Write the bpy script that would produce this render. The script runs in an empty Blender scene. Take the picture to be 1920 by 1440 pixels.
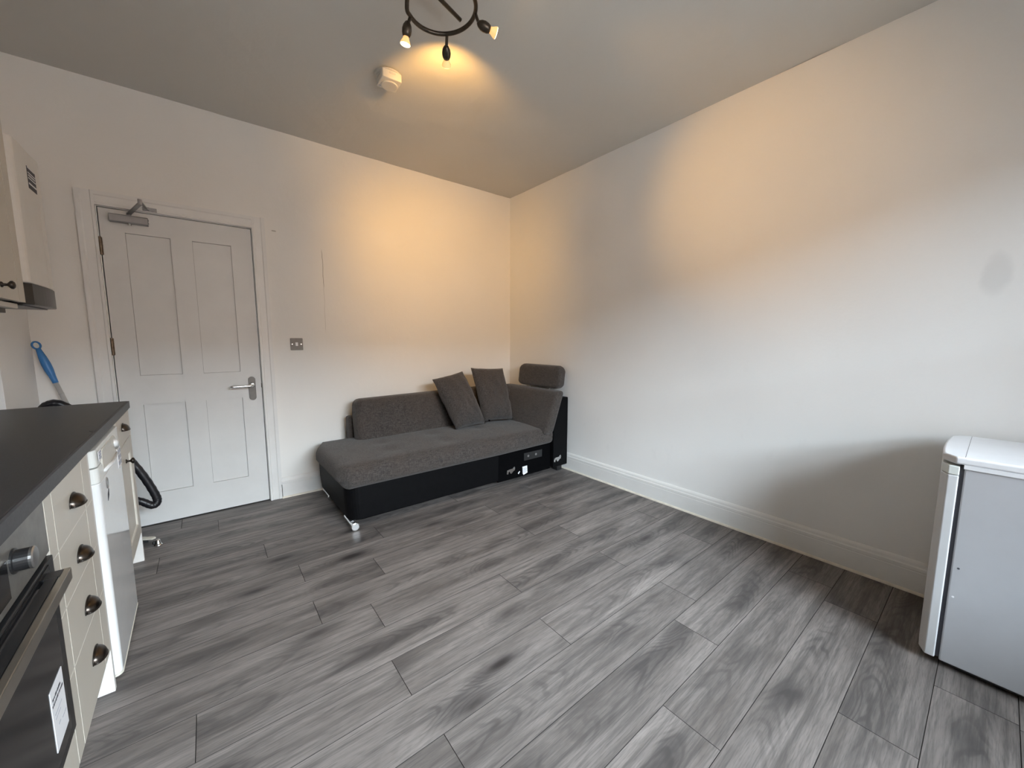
import bpy, bmesh, math, random
from mathutils import Vector, Matrix, noise
random.seed(7)
SC = bpy.context.scene
COL = SC.collection
PI = math.pi

# ------------------------------------------------------------------ camera
F_PX, YAW, PITCH, ROLL = 722.59, 0.669531, 0.1134176, 0.00155
CAM = Vector((-2.6172, -3.3451, 1.2113))
H = 2.6915                                    # ceiling height
def add_camera():
    fwd = Vector((math.sin(YAW)*math.cos(PITCH), math.cos(YAW)*math.cos(PITCH), -math.sin(PITCH)))
    rt = Vector((math.cos(YAW), -math.sin(YAW), 0)); up = rt.cross(fwd)
    c, s = math.cos(ROLL), math.sin(ROLL)
    r2 = c*rt + s*up; u2 = c*up - s*rt
    cd = bpy.data.cameras.new('camera'); cam = bpy.data.objects.new('camera', cd); COL.objects.link(cam)
    m = Matrix((r2, u2, -fwd)).transposed().to_4x4(); m.translation = CAM
    cam.matrix_world = m
    cd.sensor_fit = 'HORIZONTAL'; cd.sensor_width = 36.0; cd.lens = F_PX*36.0/1920.0
    cd.clip_start = 0.02; cd.clip_end = 500
    SC.camera = cam
add_camera()

# ------------------------------------------------------------------ light and exposure
SC.view_settings.view_transform = 'Standard'
SC.view_settings.look = 'None'
SC.view_settings.gamma = 1.0
SC.view_settings.use_curve_mapping = False
SC.view_settings.exposure = 0.0
SKY_STRENGTH = 62.0
SPOT_W = 58.0
LEAK_W = 1.1
WARM = (1.0, 0.535, 0.125)

WIN_X0, WIN_X1, WIN_Z0, WIN_Z1 = -2.70, -0.60, 0.75, 2.35
ROOM_Y = -4.72                                # inner face of the wall with the window
def add_world():
    w = bpy.data.worlds.new('overcast_sky'); SC.world = w; w.use_nodes = True
    nt = w.node_tree; nt.nodes.clear()
    out = nt.nodes.new('ShaderNodeOutputWorld'); bg = nt.nodes.new('ShaderNodeBackground')
    tc = nt.nodes.new('ShaderNodeTexCoord'); sep = nt.nodes.new('ShaderNodeSeparateXYZ')
    mr = nt.nodes.new('ShaderNodeMapRange'); mr.inputs[1].default_value = 0; mr.inputs[2].default_value = 1
    mr.inputs[3].default_value = 0.55; mr.inputs[4].default_value = 1.25
    mul = nt.nodes.new('ShaderNodeMath'); mul.operation = 'MULTIPLY'; mul.inputs[1].default_value = SKY_STRENGTH
    nt.links.new(tc.outputs['Generated'], sep.inputs[0]); nt.links.new(sep.outputs[2], mr.inputs[0])
    nt.links.new(mr.outputs[0], mul.inputs[0]); nt.links.new(mul.outputs[0], bg.inputs[1])
    bg.inputs[0].default_value = (0.785, 0.905, 1.0, 1)
    nt.links.new(bg.outputs[0], out.inputs[0])
add_world()
def add_portal():
    ld = bpy.data.lights.new('window_portal', 'AREA'); ld.shape = 'RECTANGLE'
    ld.size = WIN_X1-WIN_X0; ld.size_y = WIN_Z1-WIN_Z0
    ld.cycles.is_portal = True
    o = bpy.data.objects.new('window_portal', ld); COL.objects.link(o)
    o.location = ((WIN_X0+WIN_X1)/2, ROOM_Y-0.13, (WIN_Z0+WIN_Z1)/2)
    o.rotation_euler = (PI/2, 0, 0)           # faces into the room
add_portal()

# ------------------------------------------------------------------ materials
class NT:
    def __init__(s, name):
        s.m = bpy.data.materials.new(name); s.m.use_nodes = True
        s.t = s.m.node_tree; s.b = s.t.nodes['Principled BSDF']
    def n(s, typ, **kw):
        x = s.t.nodes.new('ShaderNode'+typ)
        for k, v in kw.items(): setattr(x, k, v)
        return x
    def l(s, a, b): s.t.links.new(a, b)
    def math(s, op, a, b=None, c=None):
        x = s.n('Math', operation=op)
        for i, v in enumerate((a, b, c)):
            if v is None: continue
            if isinstance(v, (int, float)): x.inputs[i].default_value = v
            else: s.l(v, x.inputs[i])
        return x.outputs[0]
    def mix(s, fac, a, b, mode='MIX'):
        x = s.n('MixRGB', blend_type=mode)
        for i, v in enumerate((fac, a, b)):
            if isinstance(v, (int, float)): x.inputs[i].default_value = v
            elif isinstance(v, tuple): x.inputs[i].default_value = (*v, 1)
            else: s.l(v, x.inputs[i])
        return x.outputs[0]
    def noise(s, vec, scale, detail=3, rough=0.5, dist=0.0):
        x = s.n('TexNoise'); s.l(vec, x.inputs['Vector'])
        x.inputs['Scale'].default_value = scale; x.inputs['Detail'].default_value = detail
        x.inputs['Roughness'].default_value = rough; x.inputs['Distortion'].default_value = dist
        return x.outputs[0]
    def mapping(s, vec, scale=(1,1,1), loc=(0,0,0)):
        x = s.n('Mapping'); s.l(vec, x.inputs[0]); x.inputs['Scale'].default_value = scale; x.inputs['Location'].default_value = loc
        return x.outputs[0]
    def ramp(s, fac, stops):
        x = s.n('ValToRGB'); s.l(fac, x.inputs[0]); e = x.color_ramp.elements
        while len(e) < len(stops): e.new(0.5)
        for el, (p, c) in zip(e, stops):
            el.position = p; el.color = (*c, 1) if isinstance(c, tuple) else (c, c, c, 1)
        return x.outputs[0]
    def smooth(s, v, lo, hi, a=0.0, b=1.0):
        x = s.n('MapRange', interpolation_type='SMOOTHSTEP'); s.l(v, x.inputs[0])
        x.inputs[1].default_value = lo; x.inputs[2].default_value = hi
        x.inputs[3].default_value = a; x.inputs[4].default_value = b
        return x.outputs[0]
    def bump(s, h, strength, dist=0.01):
        x = s.n('Bump'); s.l(h, x.inputs['Height']); x.inputs['Strength'].default_value = strength
        x.inputs['Distance'].default_value = dist; s.l(x.outputs[0], s.b.inputs['Normal'])
    def setc(s, c):
        if isinstance(c, tuple): s.b.inputs['Base Color'].default_value = (*c, 1)
        else: s.l(c, s.b.inputs['Base Color'])
    def p(s, **kw):
        for k, v in kw.items(): s.b.inputs[k.replace('_', ' ')].default_value = v

M = {}
def simple(name, col, rough=0.5, metal=0.0, var=0.06, scale=12.0, bump=0.0, coat=0.0, spec=0.5, bscale=60):
    t = NT(name); tc = t.n('TexCoord').outputs['Object']
    f = t.noise(tc, scale, 4, 0.6)
    c0 = tuple(max(0, c*(1-var)) for c in col); c1 = tuple(min(1, c*(1+var)) for c in col)
    t.setc(t.ramp(f, [(0.3, c0), (0.7, c1)]))
    t.p(Roughness=rough, Metallic=metal, Coat_Weight=coat, Specular_IOR_Level=spec)
    if bump: t.bump(t.noise(tc, bscale, 3, 0.6), bump, 0.004)
    M[name] = t.m
    return t.m

def wall_mat(name, col, marks=None):
    t = NT(name); tc = t.n('TexCoord').outputs['Object']
    big = t.noise(tc, 0.9, 3, 0.5); mid = t.noise(tc, 7, 4, 0.6)
    c = t.mix(t.smooth(big, 0.3, 0.7), tuple(x*0.975 for x in col), tuple(min(1, x*1.02) for x in col))
    c = t.mix(t.smooth(mid, 0.62, 0.8, 0, 0.05), c, (0.45, 0.42, 0.38))
    sep = t.n('SeparateXYZ'); t.l(tc, sep.inputs[0]); X, Y, Z = sep.outputs
    if marks == 'back':
        wob = t.math('MULTIPLY', t.math('SUBTRACT', t.noise(tc, 9, 3), 0.5), 0.016)
        dx = t.math('ABSOLUTE', t.math('SUBTRACT', t.math('ADD', X, wob), -1.858))
        line = t.smooth(dx, 0.0006, 0.0022, 1, 0)
        seg = t.math('MULTIPLY', t.smooth(Z, 1.60, 1.66), t.smooth(Z, 1.88, 1.92, 1, 0))
        seg2 = t.math('MULTIPLY', t.math('MULTIPLY', t.smooth(Z, 1.25, 1.32), t.smooth(Z, 1.6, 1.66, 1, 0)), 0.35)
        crack = t.math('MULTIPLY', line, t.math('ADD', seg, seg2))
        c = t.mix(t.math('MULTIPLY', crack, 0.85), c, (0.16, 0.13, 0.10))
        mx = t.math('MULTIPLY', t.smooth(t.math('ABSOLUTE', t.math('SUBTRACT', X, -2.173)), 0.008, 0.018, 1, 0),
                    t.smooth(t.math('ABSOLUTE', t.math('SUBTRACT', t.math('ADD', Z, t.math('MULTIPLY', wob, 0.5)), 1.994)), 0.002, 0.006, 1, 0))
        c = t.mix(t.math('MULTIPLY', mx, 0.6), c, (0.2, 0.16, 0.12))
    if marks == 'right':
        ey = t.math('DIVIDE', t.math('SUBTRACT', Y, -3.305), 0.048); ez = t.math('DIVIDE', t.math('SUBTRACT', Z, 1.488), 0.10)
        r = t.math('ADD', t.math('MULTIPLY', ey, ey), t.math('MULTIPLY', ez, ez))
        r = t.math('ADD', r, t.math('MULTIPLY', t.math('SUBTRACT', t.noise(tc, 14, 3), 0.5), 0.9))
        c = t.mix(t.smooth(r, 0.2, 1.2, 0.20, 0), c, (0.42, 0.42, 0.43))
        sc = t.noise(t.mapping(tc, (1, 2.2, 1.2)), 3.5, 5, 0.65)
        low = t.smooth(Z, 0.4, 1.2, 1, 0)
        c = t.mix(t.math('MULTIPLY', t.smooth(sc, 0.58, 0.75, 0, 0.10), low), c, (0.5, 0.5, 0.5))
    t.setc(c); t.p(Roughness=0.85, Specular_IOR_Level=0.25)
    t.bump(t.math('ADD', t.math('MULTIPLY', t.noise(tc, 5, 4, 0.6), 1.0), t.math('MULTIPLY', t.noise(tc, 90, 3, 0.6), 0.12)), 0.35, 0.008)
    M[name] = t.m
wall_mat('paint_back', (0.84, 0.825, 0.79), 'back')
wall_mat('paint_right', (0.84, 0.835, 0.82), 'right')
wall_mat('paint_wall', (0.83, 0.82, 0.80))
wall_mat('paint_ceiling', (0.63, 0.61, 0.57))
simple('gloss_white', (0.78, 0.775, 0.755), 0.38, var=0.03, scale=6, bump=0.06, bscale=30)
simple('door_white', (0.70, 0.70, 0.685), 0.42, var=0.03, scale=5, bump=0.05, bscale=40)
simple('bead_cream', (0.72, 0.67, 0.58), 0.5, var=0.12, scale=20)
simple('shade_grey', (0.22, 0.21, 0.20), 0.7)
simple('dark_void', (0.02, 0.018, 0.016), 0.9)
simple('joint_dark', (0.050, 0.046, 0.044), 0.9, spec=0.05)
simple('subfloor', (0.06, 0.055, 0.05), 0.9)
simple('brick_far', (0.17, 0.11, 0.08), 0.9)
simple('asphalt', (0.16, 0.16, 0.16), 0.95)
simple('cream_front', (0.565, 0.525, 0.455), 0.38, var=0.03, scale=4, bump=0.03)
simple('groove_pale', (0.69, 0.66, 0.60), 0.5)
simple('carcass_white', (0.72, 0.70, 0.67), 0.45)
simple('worktop', (0.022, 0.023, 0.025), 0.42, var=0.25, scale=160, bump=0.05, bscale=250)
simple('worktop_edge', (0.060, 0.061, 0.065), 0.5, var=0.2, scale=160)
simple('bronze', (0.085, 0.072, 0.062), 0.30, 1.0, var=0.2, scale=30)
simple('dark_bronze', (0.055, 0.048, 0.042), 0.38, 0.9, var=0.2, scale=30)
simple('black_glass', (0.010, 0.010, 0.011), 0.14, var=0.1, spec=0.30)
simple('black_plastic', (0.015, 0.015, 0.016), 0.35, var=0.1)
simple('oven_steel', (0.27, 0.26, 0.24), 0.38, 0.7, var=0.15, scale=25)
simple('handle_steel', (0.40, 0.37, 0.32), 0.30, 0.9, var=0.1)
simple('chrome', (0.80, 0.80, 0.80), 0.12, 1.0, var=0.02)
simple('satin_steel', (0.42, 0.42, 0.42), 0.33, 0.95, var=0.08, scale=40)
simple('switch_steel', (0.16, 0.155, 0.145), 0.45, 0.5, var=0.08, scale=40)
simple('pole_silver', (0.62, 0.62, 0.61), 0.4, 0.4, var=0.05)
simple('closer_grey', (0.33, 0.33, 0.335), 0.45, 0.6, var=0.05)
simple('paper_white', (0.80, 0.80, 0.82), 0.6, var=0.02)
simple('ink', (0.05, 0.05, 0.06), 0.7)
simple('ink_grey', (0.38, 0.38, 0.42), 0.7)
simple('print_blue', (0.35, 0.38, 0.46), 0.6)
simple('freezer_white', (0.80, 0.81, 0.81), 0.16, var=0.02, coat=0.6)
simple('freezer_beige', (0.58, 0.56, 0.50), 0.3, var=0.03)
simple('freezer_hood', (0.74, 0.75, 0.72), 0.25, var=0.02)
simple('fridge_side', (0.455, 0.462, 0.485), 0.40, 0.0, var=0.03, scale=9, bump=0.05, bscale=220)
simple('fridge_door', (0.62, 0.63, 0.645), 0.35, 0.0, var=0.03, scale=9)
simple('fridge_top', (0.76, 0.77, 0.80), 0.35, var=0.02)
simple('fridge_cap', (0.66, 0.69, 0.665), 0.35, var=0.02)
simple('gasket', (0.07, 0.07, 0.085), 0.6)
simple('leather_black', (0.0032, 0.0032, 0.0038), 0.55, spec=0.10, var=0.2, scale=40, bump=0.12, bscale=140)
simple('fabric_black', (0.0022, 0.0022, 0.0026), 0.95, var=0.2, scale=60, spec=0.05)
simple('plastic_white', (0.74, 0.70, 0.63), 0.45, var=0.03)
simple('plastic_shade', (0.62, 0.59, 0.54), 0.5, var=0.03)
simple('mop_blue', (0.04, 0.20, 0.50), 0.4, var=0.1)
simple('hose_black', (0.010, 0.010, 0.013), 0.38, var=0.15)
simple('cream_plastic', (0.66, 0.63, 0.54), 0.45, var=0.04)
simple('boiler_white', (0.72, 0.70, 0.66), 0.35, var=0.03)
simple('boiler_black', (0.028, 0.028, 0.028), 0.3, var=0.1)
simple('hinge_brass', (0.16, 0.125, 0.09), 0.45, 0.8, var=0.3, scale=60)
simple('lamp_bronze', (0.085, 0.070, 0.055), 0.35, 0.85, var=0.2, scale=40)

def fabric(name, c0, c1):
    t = NT(name); tc = t.n('TexCoord').outputs['Object']
    wx = t.noise(t.mapping(tc, (28, 250, 250)), 1.0, 2, 0.6)
    wy = t.noise(t.mapping(tc, (250, 28, 250)), 1.0, 2, 0.6)
    wz = t.noise(t.mapping(tc, (250, 250, 28)), 1.0, 2, 0.6)
    fine = t.noise(tc, 190, 2, 0.7)
    w = t.math('ADD', t.math('MULTIPLY', t.math('ADD', wx, wz), 0.30), t.math('ADD', t.math('MULTIPLY', wy, 0.30), t.math('MULTIPLY', fine, 0.10)))
    col = t.ramp(w, [(0.40, c0), (0.60, c1)])
    big = t.noise(tc, 5, 3, 0.6)
    col = t.mix(t.smooth(big, 0.35, 0.7, 0, 0.35), col, tuple(x*f for x, f in zip(c1, (0.78, 0.66, 0.58))))
    t.setc(col); t.p(Roughness=0.95, Specular_IOR_Level=0.15, Sheen_Weight=0.15, Sheen_Roughness=0.6)
    t.bump(w, 0.6, 0.0015)
    M[name] = t.m
fabric('fabric_grey', (0.020, 0.0175, 0.016), (0.094, 0.083, 0.077))
fabric('fabric_pillow', (0.020, 0.018, 0.017), (0.088, 0.079, 0.075))

def wood():
    t = NT('grey_oak'); tc = t.n('TexCoord').outputs['Object']
    oi = t.n('ObjectInfo').outputs['Random']
    off = t.n('CombineXYZ'); t.l(t.math('MULTIPLY', oi, 91.7), off.inputs[0]); t.l(t.math('MULTIPLY', oi, 37.3), off.inputs[1])
    t.l(t.math('MULTIPLY', oi, 13.1), off.inputs[2])
    va = t.n('VectorMath', operation='ADD'); t.l(tc, va.inputs[0]); t.l(off.outputs[0], va.inputs[1]); v = va.outputs[0]
    sx = t.n('SeparateXYZ'); t.l(tc, sx.inputs[0]); X, Y = sx.outputs[0], sx.outputs[1]
    so = t.n('SeparateXYZ'); t.l(v, so.inputs[0]); XO = so.outputs[0]
    r2 = t.math('FRACT', t.math('MULTIPLY', oi, 17.31)); r3 = t.math('FRACT', t.math('MULTIPLY', oi, 53.77))
    # knots: sparse cells stretched along the plank
    vk = t.n('TexVoronoi', feature='F1'); t.l(t.mapping(v, (1.9, 6.0, 0.0)), vk.inputs['Vector']); vk.inputs['Scale'].default_value = 1.0
    kd = vk.outputs['Distance']
    ks = t.n('SeparateColor'); t.l(vk.outputs['Color'], ks.inputs[0]); keep = t.smooth(ks.outputs[0], 0.34, 0.42)
    streak = t.noise(t.mapping(v, (2.0, 55, 1)), 1.0, 5, 0.65)
    fine = t.noise(t.mapping(v, (14, 260, 1)), 1.0, 3, 0.65)
    wob = t.noise(t.mapping(v, (2.6, 9.0, 1)), 1.0, 3, 0.5)
    # heart of the board wanders along its length
    cen = t.math('ADD', t.math('MULTIPLY', t.math('SUBTRACT', r2, 0.5), 0.07), t.math('MULTIPLY', t.math('SUBTRACT', t.noise(t.mapping(v, (1.4, 0, 0)), 1.0, 2), 0.5), 0.16))
    w = t.math('SUBTRACT', Y, cen)
    w2 = t.math('MULTIPLY', w, w)
    # cathedral grain: nested arches, bent round the knots
    fld = t.math('ADD', t.math('MULTIPLY', w2, 620.0), t.math('ADD', t.math('MULTIPLY', XO, 9.0), t.math('MULTIPLY', wob, 5.5)))
    fld = t.math('ADD', fld, t.math('MULTIPLY', t.math('MULTIPLY', t.smooth(kd, 0.0, 0.42, 1, 0), keep), 5.0))
    rings = t.smooth(t.math('SINE', t.math('MULTIPLY', fld, 6.283)), -0.2, 1.0)
    heart = t.smooth(w2, 0.0, 0.0030, 1, 0)
    zone = t.smooth(t.noise(t.mapping(v, (2.2, 2.0, 1), (7, 1, 0)), 1.0, 2), 0.40, 0.62)
    cloud = t.noise(t.mapping(v, (2.4, 13.0, 1)), 1.0, 4, 0.6)
    base = t.ramp(cloud, [(0.30, (0.119, 0.104, 0.096)), (0.48, (0.190, 0.169, 0.157)), (0.66, (0.245, 0.219, 0.204))])
    hs = t.n('HueSaturation'); t.l(base, hs.inputs['Color']); t.l(t.math('ADD', 0.92, t.math('MULTIPLY', r3, 0.20)), hs.inputs['Value']); base = hs.outputs[0]
    dark = t.math('MULTIPLY', t.math('MULTIPLY', heart, zone), t.smooth(cloud, 0.68, 0.36, 0.35, 0.90))
    c = t.mix(dark, base, (0.072, 0.065, 0.063))
    c = t.mix(t.smooth(streak, 0.42, 0.66, 0.0, 0.58), c, (0.070, 0.064, 0.062))
    c = t.mix(t.math('MULTIPLY', rings, t.math('ADD', 0.10, t.math('MULTIPLY', t.math('MULTIPLY', zone, heart), 0.45))), c, (0.052, 0.047, 0.046))
    c = t.mix(t.smooth(fine, 0.44, 0.68, 0.0, 0.42), c, (0.070, 0.065, 0.063))
    halo = t.math('MULTIPLY', t.math('MULTIPLY', t.smooth(kd, 0.05, 0.36, 1, 0), keep), 0.72)
    c = t.mix(halo, c, (0.062, 0.056, 0.055))
    kn = t.math('MULTIPLY', t.math('MULTIPLY', t.smooth(t.math('ADD', kd, t.math('MULTIPLY', t.math('SUBTRACT', wob, 0.5), 0.12)), 0.04, 0.17, 1, 0), keep), 0.92)
    c = t.mix(kn, c, (0.024, 0.021, 0.021))
    t.setc(c)
    t.p(Specular_IOR_Level=0.30)
    t.l(t.smooth(fine, 0.3, 0.7, 0.40, 0.54), t.b.inputs['Roughness'])
    t.bump(t.math('ADD', t.math('MULTIPLY', streak, 0.5), t.math('MULTIPLY', fine, 0.5)), 0.10, 0.002)
    M['grey_oak'] = t.m
wood()

def glass_mat():
    m = bpy.data.materials.new('window_glass'); m.use_nodes = True; nt = m.node_tree; nt.nodes.clear()
    o = nt.nodes.new('ShaderNodeOutputMaterial'); mx = nt.nodes.new('ShaderNodeMixShader'); tr = nt.nodes.new('ShaderNodeBsdfTransparent')
    gl = nt.nodes.new('ShaderNodeBsdfGlossy'); gl.inputs['Roughness'].default_value = 0.02
    fr = nt.nodes.new('ShaderNodeFresnel'); fr.inputs[0].default_value = 1.45
    nt.links.new(fr.outputs[0], mx.inputs[0]); nt.links.new(tr.outputs[0], mx.inputs[1]); nt.links.new(gl.outputs[0], mx.inputs[2])
    nt.links.new(mx.outputs[0], o.inputs[0]); M['window_glass'] = m
glass_mat()
def glow(name, col, strength):
    t = NT(name); tc = t.n('TexCoord').outputs['Object']
    t.setc((0.8, 0.6, 0.35)); f = t.noise(tc, 60, 2)
    t.l(t.ramp(f, [(0.3, col), (0.7, tuple(min(1, c*1.15) for c in col))]), t.b.inputs['Emission Color'])
    t.b.inputs['Emission Strength'].default_value = strength; t.p(Roughness=0.2)
    M[name] = t.m
glow('bulb_face', (1.0, 0.74, 0.38), 9.0)
glow('bulb_glass', (1.0, 0.52, 0.16), 0.85)

# ------------------------------------------------------------------ mesh helpers
def link(o, parent=None, loc=None, rot=None):
    COL.objects.link(o)
    if parent: o.parent = parent
    if loc is not None: o.location = loc
    if rot is not None: o.rotation_euler = rot
    return o
def tag(o, label, cat, group=None, kind=None):
    o['label'] = label; o['category'] = cat
    if group: o['group'] = group
    if kind: o['kind'] = kind
    return o
def thing(name, label, cat, loc=(0, 0, 0), rz=0, group=None):
    o = bpy.data.objects.new(name, None); o.empty_display_size = 0.1
    link(o, None, loc, (0, 0, rz)); tag(o, label, cat, group); return o
def obj(name, bm, mat, parent=None, loc=None, rot=None, bevel=0.0, seg=2, smooth=False, label=None):
    bmesh.ops.recalc_face_normals(bm, faces=bm.faces)
    me = bpy.data.meshes.new(name); bm.to_mesh(me); bm.free()
    for mm in (mat if isinstance(mat, (list, tuple)) else [mat]): me.materials.append(M[mm])
    o = bpy.data.objects.new(name, me); link(o, parent, loc, rot)
    if smooth: me.polygons.foreach_set('use_smooth', [True]*len(me.polygons))
    if bevel:
        b = o.modifiers.new('bevel', 'BEVEL'); b.width = bevel; b.segments = seg; b.limit_method = 'ANGLE'
        b.angle_limit = math.radians(40)
    if label: o['label'] = label
    return o
def new(): return bmesh.new()
def box(bm, x0, x1, y0, y1, z0, z1, mi=0):
    vs = [bm.verts.new((x, y, z)) for x in (x0, x1) for y in (y0, y1) for z in (z0, z1)]
    for f in ((0,1,3,2),(4,6,7,5),(0,4,5,1),(2,3,7,6),(0,2,6,4),(1,5,7,3)):
        fc = bm.faces.new([vs[i] for i in f]); fc.material_index = mi
    return vs
def B(name, x0, x1, y0, y1, z0, z1, mat, parent=None, bevel=0.0, seg=2, label=None):
    bm = new(); box(bm, x0, x1, y0, y1, z0, z1); return obj(name, bm, mat, parent, bevel=bevel, seg=seg, label=label)
def prism(bm, pts, axis, a, b):
    """polygon pts (2-D) extruded along axis 'x','y' or 'z' from a to b"""
    def P(u, v, w): return {'x': (w, u, v), 'y': (u, w, v), 'z': (u, v, w)}[axis]
    A = [bm.verts.new(P(u, v, a)) for u, v in pts]; Bv = [bm.verts.new(P(u, v, b)) for u, v in pts]
    n = len(pts); bm.faces.new(A); bm.faces.new(Bv[::-1])
    for i in range(n): bm.faces.new((A[i], A[(i+1) % n], Bv[(i+1) % n], Bv[i]))
def rrect(x0, x1, y0, y1, r, n=5, rs=None):
    """rounded rectangle outline; rs = radii of (x1y1, x0y1, x0y0, x1y0)"""
    rs = rs or (r,)*4; out = []
    for (cx, cy, a0), q in zip(((x1, y1, 0), (x0, y1, 90), (x0, y0, 180), (x1, y0, 270)), rs):
        ox = cx - q if cx == x1 else cx + q; oy = cy - q if cy == y1 else cy + q
        if q <= 0: out.append((cx, cy)); continue
        for i in range(n+1):
            a = math.radians(a0 + 90*i/n); out.append((ox + q*math.cos(a), oy + q*math.sin(a)))
    return out
def frame_of(d):
    d = d.normalized(); a = Vector((0, 0, 1)) if abs(d.z) < 0.9 else Vector((1, 0, 0))
    u = d.cross(a).normalized(); return u, d.cross(u).normalized()
def tube(bm, path, r, n=14, cap=True):
    path = [Vector(p) for p in path]; rs = r if isinstance(r, (list, tuple)) else [r]*len(path)
    rings = []; u = None
    for i, p in enumerate(path):
        d = (path[min(i+1, len(path)-1)] - path[max(i-1, 0)]).normalized()
        if u is None: u, v = frame_of(d)
        else:
            u = (u - d*u.dot(d)).normalized(); v = d.cross(u)
        rings.append([bm.verts.new(p + (u*math.cos(2*PI*k/n) + v*math.sin(2*PI*k/n))*rs[i]) for k in range(n)])
    for a, b in zip(rings, rings[1:]):
        for k in range(n): bm.faces.new((a[k], a[(k+1) % n], b[(k+1) % n], b[k]))
    if cap: bm.faces.new(rings[0][::-1]); bm.faces.new(rings[-1])
def spline(pts, n=10):
    pts = [Vector(p) for p in pts]; P = [2*pts[0]-pts[1]] + pts + [2*pts[-1]-pts[-2]]; out = []
    for i in range(1, len(P)-2):
        for k in range(n):
            t = k/n; a, b, c, d = P[i-1:i+3]
            out.append(0.5*((2*b) + (c-a)*t + (2*a-5*b+4*c-d)*t*t + (3*b-a-3*c+d)*t**3))
    out.append(pts[-1]); return out
def lathe_dir(bm, p0, d, prof, n=18):
    """revolve prof [(dist along d, radius)] around axis p0 + t*d"""
    p0 = Vector(p0); d = Vector(d).normalized()
    u, v = frame_of(d); rings = []
    for t, r in prof:
        rings.append([bm.verts.new(p0 + d*t + (u*math.cos(2*PI*k/n) + v*math.sin(2*PI*k/n))*max(r, 1e-4)) for k in range(n)])
    for a, b in zip(rings, rings[1:]):
        for k in range(n): bm.faces.new((a[k], a[(k+1) % n], b[(k+1) % n], b[k]))
    bm.faces.new(rings[0][::-1]); bm.faces.new(rings[-1])
def softbox(bm, sx, sy, sz, r, n=(10, 10, 6), fn=None):
    """box of half sizes with rounded edges of radius r, gridded; fn deforms each vertex"""
    import collections
    S = (sx, sy, sz); cache = {}
    def axis(s, k):
        rr = min(r, s*0.999); inner = [-s+rr + (2*(s-rr))*i/k for i in range(k+1)]
        edge = [-s + rr*f for f in (0, 0.12, 0.35, 0.65)]
        return edge + inner + [-e for e in reversed(edge)]
    A = [axis(S[i], n[i]) for i in range(3)]
    def vert(p):
        key = tuple(round(c, 6) for c in p)
        if key in cache: return cache[key]
        q = Vector([max(-(S[i]-r), min(S[i]-r, p[i])) if S[i] > r else 0 for i in range(3)])
        d = Vector(p) - q
        w = q + d.normalized()*r if d.length > 1e-9 else Vector(p)
        if fn: w = Vector(fn(w))
        cache[key] = bm.verts.new(w); return cache[key]
    for ax in range(3):
        b, c = (ax+1) % 3, (ax+2) % 3
        for sgn in (-1, 1):
            for i in range(len(A[b])-1):
                for j in range(len(A[c])-1):
                    q = []
                    for (ii, jj) in ((i, j), (i+1, j), (i+1, j+1), (i, j+1)):
                        p = [0, 0, 0]; p[ax] = sgn*S[ax]; p[b] = A[b][ii]; p[c] = A[c][jj]; q.append(vert(p))
                    if len(set(q)) == 4:
                        try: bm.faces.new(q)
                        except ValueError: pass

# ------------------------------------------------------------------ room shell
WL = -3.53                                    # inner face of the left wall
CHX, CHY = -3.376, -0.455                      # boxed-in corner
DX0, DX1, DZ = -3.062, -2.312, 1.985          # door opening

floor = B('floor', WL-0.12, 0.12, ROOM_Y-0.2, 0.12, -0.10, -0.012, 'subfloor')
tag(floor, 'grey oak laminate plank floor across the whole room', 'floor', kind='structure')
def planks():
    W, L = 0.1845, 1.222
    J = {0: -1.6, 1: -2.632, 2: -1.9, 3: -2.9, 4: -2.427, 5: -1.838, 6: -2.305, 7: -1.966, 8: -2.307, 9: -2.102, 10: -2.723, 11: -2.145,
         12: -1.552, 13: -2.122, 14: -1.095, 15: -1.501, 16: -0.422, 17: -1.072, 18: -1.9, 19: -0.7, 20: -2.4, 21: -1.3, 22: -2.0, 23: -0.9, 24: -1.7, 25: -2.5}
    x_lo, x_hi, y_lo, y_hi = WL+0.004, -0.004, ROOM_Y+0.004, -0.004
    cache = {}; g = 0.0005
    for r in range(0, 26):
        y1 = min(-0.168 - W*(r-1), y_hi); y0 = max(-0.168 - W*r, y_lo)
        if y1 - y0 < 0.02: continue
        x = J[r]
        while x > x_lo: x -= L
        while x < x_hi:
            a, b = max(x, x_lo), min(x+L, x_hi); x += L
            if b - a < 0.01: continue
            lx, ly = (b-a)/2 - g, (y1-y0)/2 - g
            key = (round(lx, 4), round(ly, 4))
            if key not in cache:
                bm = new(); c = 0.0006
                top = [bm.verts.new((sx*(lx-c), sy*(ly-c), 0)) for sx, sy in ((-1,-1),(1,-1),(1,1),(-1,1))]
                midv = [bm.verts.new((sx*lx, sy*ly, -0.0012)) for sx, sy in ((-1,-1),(1,-1),(1,1),(-1,1))]
                bot = [bm.verts.new((sx*lx, sy*ly, -0.0115)) for sx, sy in ((-1,-1),(1,-1),(1,1),(-1,1))]
                bm.faces.new(top); bm.faces.new(bot[::-1]).material_index = 1
                for u, w in ((top, midv), (midv, bot)):
                    for i in range(4): bm.faces.new((u[i], w[i], w[(i+1) % 4], u[(i+1) % 4])).material_index = 1
                bmesh.ops.recalc_face_normals(bm, faces=bm.faces)
                me = bpy.data.meshes.new('plank'); bm.to_mesh(me); bm.free(); me.materials.append(M['grey_oak']); me.materials.append(M['joint_dark']); cache[key] = me
            o = bpy.data.objects.new('plank', cache[key]); link(o, floor, ((a+b)/2, (y0+y1)/2, 0))
planks()

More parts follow.
